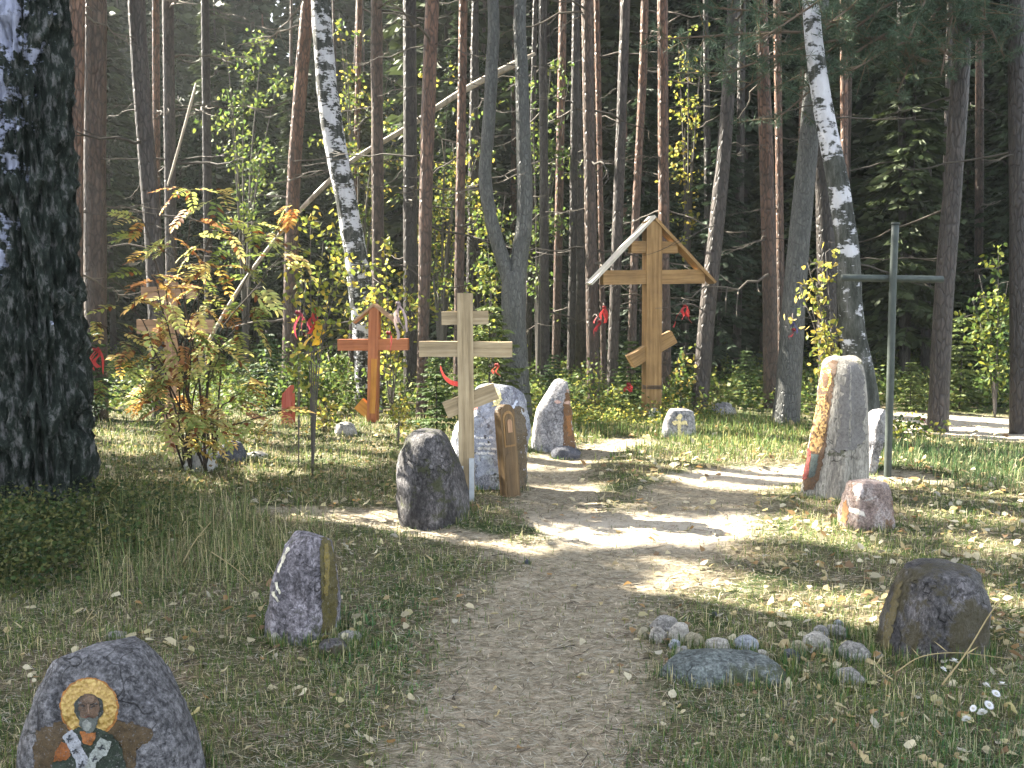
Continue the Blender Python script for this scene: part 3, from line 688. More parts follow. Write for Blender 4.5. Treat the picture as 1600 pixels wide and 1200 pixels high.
# ---------------------------------------------------------------- stones
class Rock: pass
FEET = []
def rock(name, label, cat, rows, depth, mat, seed=0, n=2.7, noise=.045, poly=None, fine=1.0, group=None, seg=56, lev=34, bury=.14, lean=0.0, facets=None):
    """rows: (py, left px, right px) from the top to the foot, front foot on the ground"""
    fy = flat((rows[-1][1] + rows[-1][2]) / 2, rows[-1][0])[1]; Y0 = fy + depth * .42
    R = []
    for py, xl, xr in rows:
        a, b = pt(xl, py, Y0), pt(xr, py, Y0); R.append((a.z, (a.x + b.x) / 2, max(.004, (b.x - a.x) / 2)))
    zl = R[-1]; R.append((min(zl[0], 0) - bury, zl[1], zl[2] * .97))
    R = np.array(R)
    if lev > 12: K = np.stack([np.interp(np.linspace(0, 1, lev), np.linspace(0, 1, len(R)), R[:, j]) for j in range(3)], -1)
    else: K = R
    # finer steps near the top so it rounds off
    hmax = K[:, 2].max()
    if poly is None:
        th = np.linspace(0, 2 * math.pi, seg, endpoint=False); c, s = np.cos(th), np.sin(th)
        X = np.sign(c) * np.abs(c) ** (2 / n); Yv = np.sign(s) * np.abs(s) ** (2 / n)
    else:
        Q = np.array(poly + [poly[0]], float); L = np.concatenate([[0], np.cumsum(np.hypot(*np.diff(Q, axis=0).T))])
        u = np.linspace(0, L[-1], seg, endpoint=False); X = np.interp(u, L, Q[:, 0]); Yv = np.interp(u, L, Q[:, 1])
        for _ in range(1):
            X = .6 * X + .2 * np.roll(X, 1) + .2 * np.roll(X, -1); Yv = .6 * Yv + .2 * np.roll(Yv, 1) + .2 * np.roll(Yv, -1)
        lo, hi = X.min(), X.max(); X = (X - lo) / (hi - lo) * 2 - 1
    V = []
    for z, cx, hw in K:
        hd = depth / 2 * (hw / hmax) ** .55
        V.append(np.stack([cx + hw * X, Y0 + hd * Yv + lean * z, np.full(seg, z)], -1))
    V = np.array(V); ctr = np.stack([K[:, 1], np.full(len(K), Y0), K[:, 0]], -1)[:, None]
    D = V - ctr; D[:, :, 2] = 0; D = D / (np.linalg.norm(D, axis=2, keepdims=True) + 1e-6)
    size = max(hmax, depth / 2)
    q = V.reshape(-1, 3)
    dn = noise * size * 2.2 * fbm(q * 2.2 / size, seed, 4) + noise * .55 * size * fbm(q * 9 / size, seed + 9, 4) * fine
    fac = np.clip(np.repeat(K[:, 2], seg) / (hmax * .5), .25, 1)
    dn = dn + noise * .5 * size * (.35 - np.abs(fbm(q * 5 / size, seed + 17, 3)))
    V = (q + D.reshape(-1, 3) * (dn * fac)[:, None])
    V[:, 2] += .4 * dn * fac
    fr = np.random.default_rng(seed + 70); cc = np.array((K[:, 1].mean(), Y0, K[-1, 0] * .4 + K[0, 0] * .6))
    lo0, hi0 = V.min(0), V.max(0)
    for _ in range(7 if facets is None else facets):                           # broken planes
        d = fr.normal(size=3); d[2] = abs(d[2]) * .6; d /= np.linalg.norm(d); pr = (V - cc) @ d; th_ = pr.max() * fr.uniform(.80, .93)
        V = V - np.maximum(pr - th_, 0)[:, None] * d * .8
    lo1, hi1 = V.min(0), V.max(0)
    for ax_ in (0, 2): V[:, ax_] = lo0[ax_] + (V[:, ax_] - lo1[ax_]) * (hi0[ax_] - lo0[ax_]) / (hi1[ax_] - lo1[ax_])
    L = len(K); i = np.arange(L - 1)[:, None] * seg; j = np.arange(seg)[None]; jn = (j + 1) % seg
    quads = np.stack([i + j, i + seg + j, i + seg + jn, i + jn], -1).reshape(-1, 4)
    top = V[:seg].mean(0) + np.array((0, 0, .004 + .15 * K[0, 2]))
    V = np.vstack([V, top]); t = np.stack([np.full(seg, len(V) - 1), np.arange(seg), (np.arange(seg) + 1) % seg], -1)
    base = Vector((R[-2][1], Y0, gz1(R[-2][1], Y0)))
    me = mesh_np(name, V, quads, t, None, True, base)
    o = tag(obj(name, me, mat, None, base), label, cat, group)
    FEET.append((base.x, Y0, K[-3:, 2].max(), depth / 2)); r = Rock(); r.o = o; r.base = base; r.Y = Y0
    r.bvh = BVHTree.FromPolygons([tuple(v) for v in V], [tuple(f) for f in quads] + [tuple(f) for f in t])
    return r
def decal(r, name, poly, mat, col=None, off=.003, cuts=4, label=None, ragged=1.7):
    """a coat of paint: the outline laid on the stone's own surface"""
    Q = []
    for k in range(len(poly)):                   # brushed or flaked edge, not a cut one
        a, b = np.array(poly[k], float), np.array(poly[(k + 1) % len(poly)], float); n = max(1, int(np.hypot(*(b - a)) / 3.0))
        Q += [a + (b - a) * j / n for j in range(n)]
    Q = np.array(Q); jit = ragged * np.stack([vnoise(np.stack([Q[:, 0] * .33, Q[:, 1] * .33, 0 * Q[:, 0]], -1), 5), vnoise(np.stack([Q[:, 0] * .33, Q[:, 1] * .33, 0 * Q[:, 0] + 9], -1), 6)], -1)
    bm = bmesh.new(); vs = [bm.verts.new((x, y, 0)) for x, y in Q + jit]; bm.faces.new(vs)
    bmesh.ops.triangulate(bm, faces=bm.faces[:])
    for _ in range(cuts):
        long_ = [e for e in bm.edges if e.calc_length() > 5.0]
        if not long_: break
        bmesh.ops.subdivide_edges(bm, edges=long_, cuts=1); bmesh.ops.triangulate(bm, faces=bm.faces[:])
    o = Vector(camo.location)
    for v in bm.verts:
        d = ray(v.co.x, v.co.y).normalized(); h, nrm, _, _ = r.bvh.ray_cast(o, d)
        if h is None:
            h, nrm, _, _ = r.bvh.find_nearest(o + d * (r.Y / d.y))
        if nrm.dot(d) > 0: nrm = -nrm
        v.co = h + nrm * off - r.base
    for f in bm.faces:
        f.smooth = True
        if f.normal.dot(ray(800, 600)) > 0: pass
    me = bpy.data.meshes.new(name); bm.to_mesh(me); bm.free()
    if col is not None:
        a = me.color_attributes.new('Col', 'FLOAT_COLOR', 'POINT')
        a.data.foreach_set('color', np.tile(np.array(tuple(col) + (1,), np.float32), len(me.vertices)))
    p = obj(name, me, mat, r.o)
    if label: p['label'] = label
    return p
def ell(cx, cy, rx, ry, n=28, a0=0, a1=360):
    return [(cx + rx * math.cos(math.radians(a0 + (a1 - a0) * k / n)), cy + ry * math.sin(math.radians(a0 + (a1 - a0) * k / n))) for k in range(n)]
def stroke(pts, w):
    P = np.array(pts, float); T = np.gradient(P, axis=0); T /= np.linalg.norm(T, axis=1)[:, None] + 1e-9
    Nn = np.stack([-T[:, 1], T[:, 0]], -1) * w / 2
    return [tuple(p) for p in (P + Nn)] + [tuple(p) for p in (P - Nn)[::-1]]
PA = M['paint']

# stone with the painted saint, front left
r = rock('painted_stone', 'rounded grey granite stone painted with a haloed bearded figure at the lower left corner', 'stone',
         [(1003, 120, 180), (1009, 106, 205), (1022, 96, 222), (1045, 84, 243), (1080, 68, 268), (1115, 58, 286), (1150, 50, 300), (1200, 44, 314), (1250, 40, 322)], .42, M['granite'], 3, 3.0, .035, facets=2)
def m_gold():
    N = NT('gold_paint'); v = N.coord(); n = N.noise(v, 90, 4, .7); w = N.vor(v, 70)
    c = N.ramp(n, [(.3, (.20, .115, .025)), (.5, (.34, .22, .06)), (.7, (.47, .34, .11))])
    N.b.inputs['Metallic'].default_value = .25
    return N.fin(c, .45, w, .006, .8, .5)
M['gold'] = m_gold()
decal(r, 'painted_background', [(58, 1140), (95, 1128), (200, 1128), (235, 1138), (240, 1150), (215, 1170), (200, 1240), (60, 1240), (52, 1180)], PA, (.075, .05, .025), .002, ragged=4)
decal(r, 'halo_rim', ell(140, 1106, 46, 47), PA, (.30, .13, .03), .003)
decal(r, 'halo', ell(140, 1105, 43, 44), M['gold'], None, .0045)
decal(r, 'robe', [(112, 1142), (124, 1136), (158, 1138), (176, 1148), (190, 1166), (198, 1200), (202, 1240), (80, 1240), (84, 1185), (98, 1158)], PA, (.022, .032, .022), .006)
decal(r, 'sleeve', [(98, 1158), (108, 1160), (112, 1178), (106, 1186), (84, 1188), (88, 1174)], PA, (.22, .075, .02), .0072)
decal(r, 'collar', [(126, 1142), (152, 1144), (150, 1156), (142, 1164), (132, 1160)], PA, (.26, .095, .025), .0072)
decal(r, 'hair', ell(140, 1106, 23, 23) , PA, (.03, .035, .03), .006)
decal(r, 'face', [(126, 1090), (133, 1084), (141, 1083), (150, 1086), (156, 1094), (157, 1108), (153, 1120), (146, 1126), (134, 1126), (127, 1119), (124, 1106)], PA, (.10, .062, .04), .0075)
decal(r, 'forehead', ell(141, 1092, 10, 5, 16), PA, (.16, .105, .07), .009)
decal(r, 'beard', [(126, 1118), (134, 1121), (141, 1119), (149, 1121), (155, 1118), (155, 1130), (150, 1140), (141, 1145), (131, 1140), (126, 1130)], PA, (.085, .095, .085), .0085)
decal(r, 'beard_light', ell(138, 1132, 7, 9, 16), PA, (.20, .21, .195), .0098)
for sx in (133, 149):
    decal(r, 'eye', ell(sx, 1103, 3.4, 1.7, 10), PA, (.02, .015, .012), .0095)
    decal(r, 'eyebrow', stroke([(sx - 6, 1100), (sx, 1098), (sx + 6, 1100)], 1.8), PA, (.02, .016, .012), .0095)
decal(r, 'nose', stroke([(141, 1099), (140.5, 1107), (140, 1114)], 3), PA, (.17, .11, .075), .0095)
decal(r, 'mouth', stroke([(135, 1120), (140, 1118.5), (146, 1120)], 1.6), PA, (.10, .04, .03), .0098)
decal(r, 'stole', [(98, 1150), (114, 1140), (124, 1150), (136, 1178), (146, 1200), (150, 1240), (124, 1240), (122, 1195), (112, 1172)], PA, (.30, .31, .34), .0085)
decal(r, 'stole', [(158, 1150), (176, 1158), (168, 1178), (152, 1190), (144, 1214), (132, 1210), (140, 1182)], PA, (.28, .30, .28), .0098)
for x, y in ((110, 1153), (120, 1172), (130, 1192), (160, 1165), (148, 1184)):
    decal(r, 'stole_cross', stroke([(x - 5, y), (x, y + .8), (x + 5, y + 1.5)], 2.4), PA, (.04, .045, .055), .0112)
    decal(r, 'stole_cross', stroke([(x + 1.5, y - 5), (x, y), (x - 1.5, y + 5)], 2.4), PA, (.04, .045, .055), .0118)

# mid left stone with an icon board on its right side
r = rock('pointed_stone', 'rough lilac grey pointed stone with a mossy brown right face, left of the path', 'stone',
         [(830, 470, 500), (836, 457, 512), (850, 448, 520), (880, 437, 526), (920, 428, 529), (960, 419, 528), (1000, 413, 524)], .34, M['paledark'], 12, poly=[(-1, -.35), (-.75, -.8), (.28, -1), (.42, -.95), (1, -.1), (1, .6), (.2, 1), (-.7, .9)], noise=.06)
decal(r, 'painted_panel', [(500, 842), (508, 839), (517, 848), (523, 870), (527, 910), (526, 950), (522, 985), (503, 990), (502, 930), (500, 880)], PA, (.075, .062, .018), .003)
decal(r, 'painted_panel', [(506, 850), (512, 850), (514, 880), (512, 930), (506, 930)], PA, (.17, .13, .035), .005)
for p in ([(452, 856), (444, 872), (438, 888), (435, 896)], [(432, 910), (434, 920), (438, 926)], [(428, 924), (432, 934), (436, 940)]):
    decal(r, 'white_chip', stroke(p, 4), PA, (.62, .58, .46), .004)
# dark stone by the pale cross
rock('dark_stone', 'tall dark lichened stone with a domed top at the foot of the pale cross', 'stone',
     [(671, 660, 690), (674, 648, 697), (683, 636, 704), (700, 628, 712), (730, 622, 722), (770, 620, 730), (800, 623, 733), (818, 626, 734)], .62, M['darkstone'], 21, 2.6, .05)
# blue painted boulder behind the cross
r = rock('painted_boulder', 'large blue and white painted boulder behind the pale cross', 'stone',
         [(598, 762, 792), (603, 752, 806), (615, 744, 816), (635, 732, 824), (655, 718, 826), (685, 703, 826), (715, 704, 824), (740, 708, 822), (762, 712, 820)], .55, M['bluestone'], 33, poly=[(-1, -.1), (-.55, -.75), (.25, -1), (.62, -.85), (1, -.2), (1, .5), (.3, 1), (-.6, .9)], noise=.075)
decal(r, 'painted_crescent', [(766, 603), (776, 607), (784, 616), (784, 625), (778, 633), (768, 636), (771, 630), (776, 624), (776, 617), (772, 611), (765, 608)], PA, (.72, .66, .34), .004)
decal(r, 'white_edge', [(708, 672), (716, 664), (718, 668), (713, 690), (716, 720), (722, 736), (718, 740), (708, 715), (701, 690)], PA, (.72, .72, .70), .004)
rr = random.Random(4)
for k, y in enumerate((684, 693, 701, 708)):
    x = 744 + rr.uniform(-1, 2)
    while x < 772 + (3 - k) * -2:
        w = rr.uniform(5, 12); decal(r, 'white_brush_stroke', stroke([(x, y + rr.uniform(-.8, .8)), (x + w / 2, y + rr.uniform(-.8, .8)), (x + w, y + 1)], rr.uniform(3, 4.6)), PA, (.75, .76, .78), .004); x += w + rr.uniform(.6, 1.8)
decal(r, 'blue_wash', [(742, 645), (758, 622), (775, 640), (792, 640), (782, 690), (778, 740), (744, 745), (740, 700)], PA, (.34, .38, .48), .002, ragged=6)
decal(r, 'brown_face', [(786, 655), (800, 636), (818, 640), (824, 690), (822, 768), (782, 770), (790, 730), (780, 690)], PA, (.10, .075, .045), .003, ragged=5)
for p, c in (([(790, 650), (800, 640), (808, 624)], (.5, .55, .66)), ([(752, 664), (764, 656), (778, 650), (790, 646)], (.5, .53, .62)), ([(746, 722), (752, 712), (764, 716), (770, 726)], (.45, .5, .56)), ([(776, 676), (786, 668), (797, 660)], (.55, .58, .62)), ([(740, 660), (752, 652), (762, 640)], (.42, .46, .56)), ([(756, 740), (770, 734), (780, 742)], (.4, .45, .5))):
    decal(r, 'pale_vein', stroke(p, 4.5), PA, c, .004, ragged=3)
decal(r, 'red_mark', stroke([(740, 640), (744, 636), (748, 634)], 4), PA, (.45, .06, .05), .004)
# icon board leaning on it: arched frame, plank, niche
def icon_board():
    Yb = flat(803, 771)[1]; a = pt(786, 772, Yb); b = pt(820, 772, Yb); top = pt(803, 628, Yb)
    w = b.x - a.x; g = gz1((a.x + b.x) / 2, Yb); h = top.z - g
    root = thing('icon_board', 'brown arched wooden icon board leaning on the right side of the blue painted boulder', 'icon', ((a.x + b.x) / 2, Yb, g - .02))
    root.rotation_euler = (-.10, 0, .85)
    def arch(w, h, d, name, mat, y=0, z0=0):
        bm = bmesh.new(); n = 12; pts = [(-w / 2, z0), (w / 2, z0)] + [(w / 2 * math.cos(t), h - w / 2 + w / 2 * math.sin(t)) for t in np.linspace(0, math.pi, n)]
        f = bm.faces.new([bm.verts.new((x, y, z)) for x, z in pts]); e = bmesh.ops.extrude_face_region(bm, geom=[f])
        for v in e['geom']:
            if isinstance(v, bmesh.types.BMVert): v.co.y += d
        bmesh.ops.recalc_face_normals(bm, faces=bm.faces); me = bpy.data.meshes.new(name); bm.to_mesh(me); bm.free(); return obj(name, me, mat, root)
    arch(w * .98, h, .07, 'board', M['iconwood'])
    arch(w * .72, h * .93, .014, 'painted_face', M['goldwood'], -.006, h * .55)
    arch(w * .56, h * .90, .012, 'painted_figure', M['iconwood'], -.012, h * .57)
    arch(w * .30, h * .84, .010, 'painted_head', M['brownwood'], -.018, h * .70)
    arch(w * .8, h * .50, .012, 'lower_panel', M['iconwood'], -.004, .03)
icon_board()
# pale stone with brown right face
r = rock('pale_stone', 'pale grey leaning stone with a narrow brown icon face, left of the roofed cross', 'stone',
         [(593, 868, 882), (597, 862, 889), (612, 855, 891), (640, 840, 892), (670, 832, 896), (705, 828, 902)], .5, M['palestone'], 44, poly=[(-1, 0), (-.6, -.8), (.42, -1), (.5, -.97), (1, 0), (.8, .8), (-.3, 1)], noise=.07)
decal(r, 'icon_face', [(880, 640), (884, 612), (890, 614), (894, 650), (899, 690), (898, 703), (880, 704)], PA, (.13, .062, .025), .004)
decal(r, 'icon_figure', [(884, 650), (890, 648), (893, 680), (886, 682)], PA, (.24, .10, .03), .006)
for x, y in ((889, 610), (872, 628), (886, 628)): decal(r, 'pink_patch', ell(x, y, 5, 3, 10), PA, (.5, .33, .28), .005)
# whitish stone with the small painted cross
r = rock('cross_stone', 'low whitish stone painted with a small cream cross in front of the roofed cross', 'stone',
         [(640, 1046, 1076), (643, 1041, 1082), (655, 1037, 1086), (670, 1035, 1086), (686, 1034, 1086)], .3, M['palestone'], 50, 3.4, .03)
cc = (.66, .56, .30)
decal(r, 'painted_cross', stroke([(1062, 649), (1061.5, 665), (1061, 684)], 5), PA, cc, .004)
decal(r, 'painted_crossbar', stroke([(1051, 661), (1062, 660), (1073, 661)], 5), PA, cc, .005)
decal(r, 'painted_cross_top', ell(1062, 651, 5.5, 4.5, 14), PA, cc, .006)
# round stones by the roofed cross
def pebble(label, px, py, w, h, mat, seed, depth=None, n=2.3, noise=.06, name='stone', flatn=1.0, sink=.3):
    d = w * flat(px, py)[1] / 1640 * .8 if depth is None else depth
    rows = [(py - h, px - w * .18, px + w * .16), (py - h * .9, px - w * .30, px + w * .28), (py - h * .65, px - w * .43, px + w * .42), (py - h * .3, px - w * .5, px + w * .5), (py, px - w * .46, px + w * .46)]
    return rock(name, label, 'stone', rows, d, mat, seed, n, noise, seg=26, lev=14, bury=d * sink)
pebble('small round pale stone at the foot of the roofed cross', 1023, 655, 22, 17, M['whitestone'], 60)
pebble('small pinkish stone just below the round one beside the roofed cross', 1021, 664, 12, 8, PEB[0], 61)
pebble('flat topped pale stone in the grass right of the small cross stone', 1131, 648, 40, 19, M['palestone'], 62)
# tall icon stone
r = rock('tall_icon_stone', 'tallest standing stone with a pale ridge and an icon painted on its left face', 'stone',
         [(556, 1300, 1330), (559, 1292, 1338), (568, 1286, 1345), (590, 1281, 1350), (640, 1275, 1354), (690, 1266, 1357), (740, 1256, 1358), (780, 1250, 1357)], .62, M['tallstone'], 71,
         poly=[(-1, -.02), (-.85, -.2), (-.22, -1), (.0, -.98), (.12, -.72), (.8, -.55), (1, -.1), (.9, .7), (.1, 1), (-.7, .6)], noise=.03)
def m_iconpaint():
    N = NT('ornate_icon_paint'); v = N.coord(); w = N.vor(v, 55, out='Color'); sp = N.n('SeparateColor'); N.l(w, sp.inputs[0]); n = N.noise(v, 60, 4)
    c = N.ramp(sp.outputs[0], [(.2, (.08, .04, .018)), (.5, (.27, .15, .05)), (.85, (.42, .28, .11))])
    return N.fin(N.mix(.5, c, N.ramp(n, [(.3, (.4, .4, .4)), (.7, (1.2, 1.2, 1.2))]), 'MULTIPLY'), .55, n, .004)
M['ornate'] = m_iconpaint()
decal(r, 'icon_ground', [(1290, 570), (1300, 563), (1310, 566), (1304, 590), (1298, 640), (1290, 700), (1282, 740), (1272, 765), (1254, 766), (1262, 710), (1272, 650), (1281, 590)], PA, (.10, .055, .028), .003)
decal(r, 'icon_halo', [(1282, 590), (1286, 576), (1294, 570), (1300, 578), (1300, 596), (1294, 610), (1286, 612), (1281, 604)], M['gold'], None, .005)
decal(r, 'icon_head', ell(1290, 594, 5, 12, 18), PA, (.13, .065, .03), .007)
decal(r, 'icon_robe', [(1278, 618), (1293, 614), (1296, 640), (1288, 690), (1280, 708), (1265, 704), (1272, 650)], M['ornate'], None, .005)
decal(r, 'icon_hem', [(1262, 700), (1268, 706), (1262, 748), (1255, 752), (1256, 728)], PA, (.22, .045, .035), .0055)
decal(r, 'icon_hem', [(1268, 708), (1280, 710), (1276, 740), (1264, 748)], PA, (.055, .075, .07), .005)
decal(r, 'dark_right_face', [(1324, 572), (1332, 566), (1343, 574), (1350, 600), (1352, 640), (1350, 690), (1340, 700), (1322, 702), (1303, 708), (1300, 700), (1312, 690), (1313, 640), (1318, 600)], PA, (.15, .142, .135), .0025, ragged=6)  # darker ragged coat over the right face of the stone
rock('broken_stone', 'pale broken slab showing behind the right edge of the tall icon stone', 'stone', [(640, 1374, 1381), (648, 1360, 1384), (662, 1350, 1384), (690, 1346, 1380), (735, 1342, 1366)], .3, M['palestone'], 81, poly=[(-1, -.2), (-.3, -1), (.6, -.7), (1, .2), (.2, 1), (-.7, .8)], noise=.14)
r = rock('pink_stone', 'squat pinkish brown stone with white lichen before the tall icon stone', 'stone',
         [(752, 1330, 1378), (756, 1325, 1386), (775, 1320, 1393), (800, 1314, 1396), (828, 1312, 1393)], .34, M['pinkstone'], 85, poly=[(-1, -.2), (-.6, -1), (.3, -1), (1, -.4), (.9, .7), (0, 1), (-.8, .7)], noise=.07)
for p, c in (([(1326, 800), (1338, 803), (1352, 808), (1350, 800), (1338, 795), (1328, 792)], (.55, .50, .44)), ([(1314, 815), (1318, 785), (1323, 780), (1326, 800), (1322, 818)], (.30, .15, .06)), ([(1334, 760), (1346, 756), (1350, 768), (1342, 776), (1334, 772)], (.42, .38, .40))):
    decal(r, 'lichen_patch', p, PA, c, .003)
r = rock('mossy_stone', 'big mossy dark boulder beside the white flowers at the right', 'stone',
         [(884, 1432, 1488), (887, 1420, 1512), (897, 1408, 1526), (920, 1399, 1538), (950, 1390, 1545), (985, 1378, 1543), (1030, 1368, 1530)], .48, M['mossstone'], 91, poly=[(-1, -.1), (-.62, -.95), (.2, -1), (.75, -.7), (1, .1), (.7, .9), (-.2, 1), (-.8, .6)], noise=.05, facets=2)
decal(r, 'ochre_face', [(1402, 918), (1410, 906), (1404, 940), (1396, 975), (1390, 1015), (1374, 1016), (1382, 980), (1394, 940)], PA, (.10, .08, .035), .003, ragged=5)
rr = random.Random(9)
# slab and ring of stones
rock('flat_slab', 'flat greenish grey slab lying half buried before the ring of pebbles', 'stone', [(1026, 1062, 1150), (1030, 1044, 1195), (1042, 1034, 1222), (1066, 1030, 1228)], .34, M['slab'], 101, poly=[(-1, -.3), (-.7, -1), (.1, -.8), (.6, -1), (1, -.1), (.7, .8), (-.1, 1), (-.8, .7)], noise=.05, lev=20, bury=.05)
RING = [('low brownish grey stone at the left end of the pebble ring', 1040, 988, 46, 24, 1), ('white angular pebble leaning on the low brownish stone', 1030, 1000, 30, 20, 0), ('small cream pebble at the far left of the ring', 1006, 992, 18, 11, 3),
        ('tilted pale grey stone, third in the pebble ring', 1062, 1004, 34, 30, 0), ('bluish pebble under the tilted pale stone', 1054, 1012, 18, 12, 2), ('round tan pebble right of the tilted stone', 1086, 1009, 32, 18, 3),
        ('rounded grey pebble touching the slab', 1068, 1026, 28, 15, 1), ('white peaked pebble above the middle of the slab', 1122, 1018, 40, 20, 0), ('pale blue domed pebble at the back of the slab', 1167, 1014, 40, 20, 2),
        ('small white pebble at the right back of the slab', 1192, 1030, 20, 14, 0), ('dark slate pebble beside the cream pebble', 1238, 1032, 28, 17, 4), ('cream oval pebble touching the dark slate one', 1248, 1022, 26, 21, 3),
        ('largest white pebble in the right half of the ring', 1276, 1015, 44, 26, 0), ('upright pale pebble standing behind the largest white one', 1282, 996, 26, 18, 1), ('flat grey stone at the back right of the ring', 1306, 992, 34, 14, 1),
        ('tiny cream pebble right of the largest white one', 1293, 1024, 16, 11, 3), ('grey flat stone between the ring and the mossy boulder', 1334, 1028, 50, 22, 1), ('dull grey stone sunk in the grass below the ring', 1326, 1064, 46, 17, 1), ('small grey pebble at the top right of the ring', 1310, 978, 16, 9, 2)]
for k, (lb, x, y, w, h, c) in enumerate(RING): pebble(lb, x, y, w, h, PEB[c], 200 + k, n=2.2 + (k % 3) * .5, noise=.15)
OTH = [('round grey pebble at the left foot of the lilac pointed stone', 430, 1003, 20, 13, 0), ('flat blue grey slab right of the lilac pointed stone', 545, 1000, 44, 12, 1), ('mossy lump below the lilac pointed stone', 522, 1022, 54, 22, -1), ('pale flat stone among grass right of the rowan', 400, 716, 36, 10, 0),
       ('grey stone in grass midway between rowan and dark stone', 446, 772, 26, 9, 1), ('dark stone behind the rowan stems', 362, 724, 46, 34, 4), ('grey stone below the red cross', 540, 682, 40, 22, 1), ('white sunlit stone at the foot of the rowan', 314, 738, 50, 40, -2), ('low brown stone behind the painted granite stone', 182, 1000, 40, 12, 1), ('dark flat stone at the foot of the pale leaning stone', 884, 712, 46, 14, 4), ('tiny dark pebble on the path', 824, 880, 9, 6, 4), ('tiny dark pebble before the pebble ring', 1116, 962, 9, 6, 4)]
for k, (lb, x, y, w, h, c) in enumerate(OTH): pebble(lb, x, y, w, h, PEB[c] if c >= 0 else (M['mossstone'] if c == -1 else M['whitestone']), 300 + k, n=2.6, noise=.08)

# ---------------------------------------------------------------- crosses
def beam(name, p0, p1, w, d, mat, parent, base, yaw=0.0, bev=.006, jit=.002, top=None):
    p0, p1 = Vector(p0), Vector(p1); L = (p1 - p0).length; bm = bmesh.new(); n = 9
    ring = []
    for k in range(n):
        z = L * k / (n - 1); sx, sy = rnd.uniform(-jit, jit), rnd.uniform(-jit, jit)
        ring.append([bm.verts.new((x * w / 2 + sx, y * d / 2 + sy, z)) for x, y in ((-1, -1), (1, -1), (1, 1), (-1, 1))])
    for k in range(n - 1):
        for j in range(4): bm.faces.new((ring[k][j], ring[k][(j + 1) % 4], ring[k + 1][(j + 1) % 4], ring[k + 1][j]))
    bm.faces.new(ring[0][::-1]); bm.faces.new(ring[-1])
    ed = [e for e in bm.edges if len(e.link_faces) == 2 and e.calc_face_angle(0) > .6]
    bmesh.ops.bevel(bm, geom=ed, offset=bev, segments=2, profile=.6, affect='EDGES')
    me = bpy.data.meshes.new(name); bm.to_mesh(me); bm.free()
    o = obj(name, me, mat, parent)
    z = (p1 - p0).normalized(); y0 = Vector((-math.sin(yaw), math.cos(yaw), 0)); y = (y0 - z * y0.dot(z)).normalized(); x = y.cross(z)
    o.matrix_local = Matrix.Translation(p0 - Vector(base)) @ Matrix((x, y, z)).transposed().to_4x4()
    return o
def cross(name, label, foot, Y, parts, mat, depth=.12, yaw=0.0):
    """parts: (name, (px,py) , (px,py), width px, forward offset m)"""
    f = pt(*foot, Y); base = Vector((f.x, Y, gz1(f.x, Y))); root = thing(name, label, 'cross', base)
    s = Y / 1620
    for (nm, a, b, w, fo, *mm) in parts:
        A, B = pt(*a, Y), pt(*b, Y); ax = base.x
        c, sn = math.cos(yaw), math.sin(yaw)
        for q in (A, B):
            dx = q.x - ax; q.x = ax + dx; q.y = Y + dx * math.tan(yaw)
            k = q.y / Y; q.x *= k; q.z = CAM_H + (q.z - CAM_H) * k
        off = Vector((sn, -c, 0)) * fo
        if nm == 'post' : A.z = min(A.z, base.z) - .15
        beam(nm, A + off, B + off, w * s, depth * (1.0 if nm == 'post' else .8), mm[0] if mm else mat, root, base, yaw)
    return root, base
# golden roofed cross
Yg = flat(1018, 652)[1]
g, gb = cross('roofed_cross', 'tall golden wooden cross under a small gabled roof at the back of the clearing', (1018, 652), Yg,
      [('post', (1018, 652), (1019, 346), 25, 0), ('top_bar', (984, 386), (1056, 387), 18, .0), ('main_bar', (940, 434), (1098, 432), 22, .0), ('slanted_bar', (984, 565), (1051, 526), 21, 0)], M['goldwood'], .20, .20)
def gable():
    A = pt(1018, 340, Yg)
    for nm, x, y in (('roof_board', 920, 444), ('roof_board', 1113, 442)):
        E = pt(x, y, Yg); dx = E.x - gb.x; E.y += dx * math.tan(.2); k = E.y / Yg; E.x *= k; E.z = CAM_H + (E.z - CAM_H) * k
        d = (E - A).normalized(); nrm = Vector((-d.z, 0, d.x)) * (1 if d.x < 0 else -1)
        if nrm.z < 0: nrm = -nrm
        st = A - d * (.015 if x < 1000 else -.03)
        beam(nm, st, E, .038, .26, M['sunlitwood'] if x < 1000 else M['goldwood'], g, gb, .2)  # left board paler: sunlight on its slope put into the wood colour
    m = MB(); zc = pt(1018, 606, Yg).z
    for k in range(3):
        t = np.linspace(0, 2 * math.pi, 17); m.add(*tube(np.stack([gb.x + .125 * np.sign(np.cos(t)) * np.abs(np.cos(t)) ** .35, Yg + .118 * np.sign(np.sin(t)) * np.abs(np.sin(t)) ** .35, zc + .018 * k + 0 * t], -1), np.full(17, .006), 5))
    o = obj('wire_band', m.mesh('wire_band', gb, True), M['wire'], g); o.rotation_euler.z = 0
gable()
# pale cross in the middle
Yc = flat(730, 778)[1]
c_, cb = cross('pale_cross', 'pale unpainted wooden cross in the centre beside the dark stone', (731, 775), Yc,
      [('post', (730, 775), (726, 458), 25, 0), ('top_bar', (690, 497), (763, 496), 21, .0), ('main_bar', (655, 545), (800, 546), 24, .0), ('slanted_bar', (696, 641), (775, 610), 26, .0)], M['palewood'], .125, .05)
for x0, x1, y0, y1, dy in ((733, 741, 716, 772, -.072), (718, 724, 728, 772, -.06)):
    A, B = pt((x0 + x1) / 2, y1, Yc + dy), pt((x0 + x1) / 2, y0, Yc + dy); A.z = cb.z - .1
    beam('steel_bracket', A, B, (x1 - x0) * Yc / 1620, .014, M['steel'], c_, cb, .05, .002, 0)
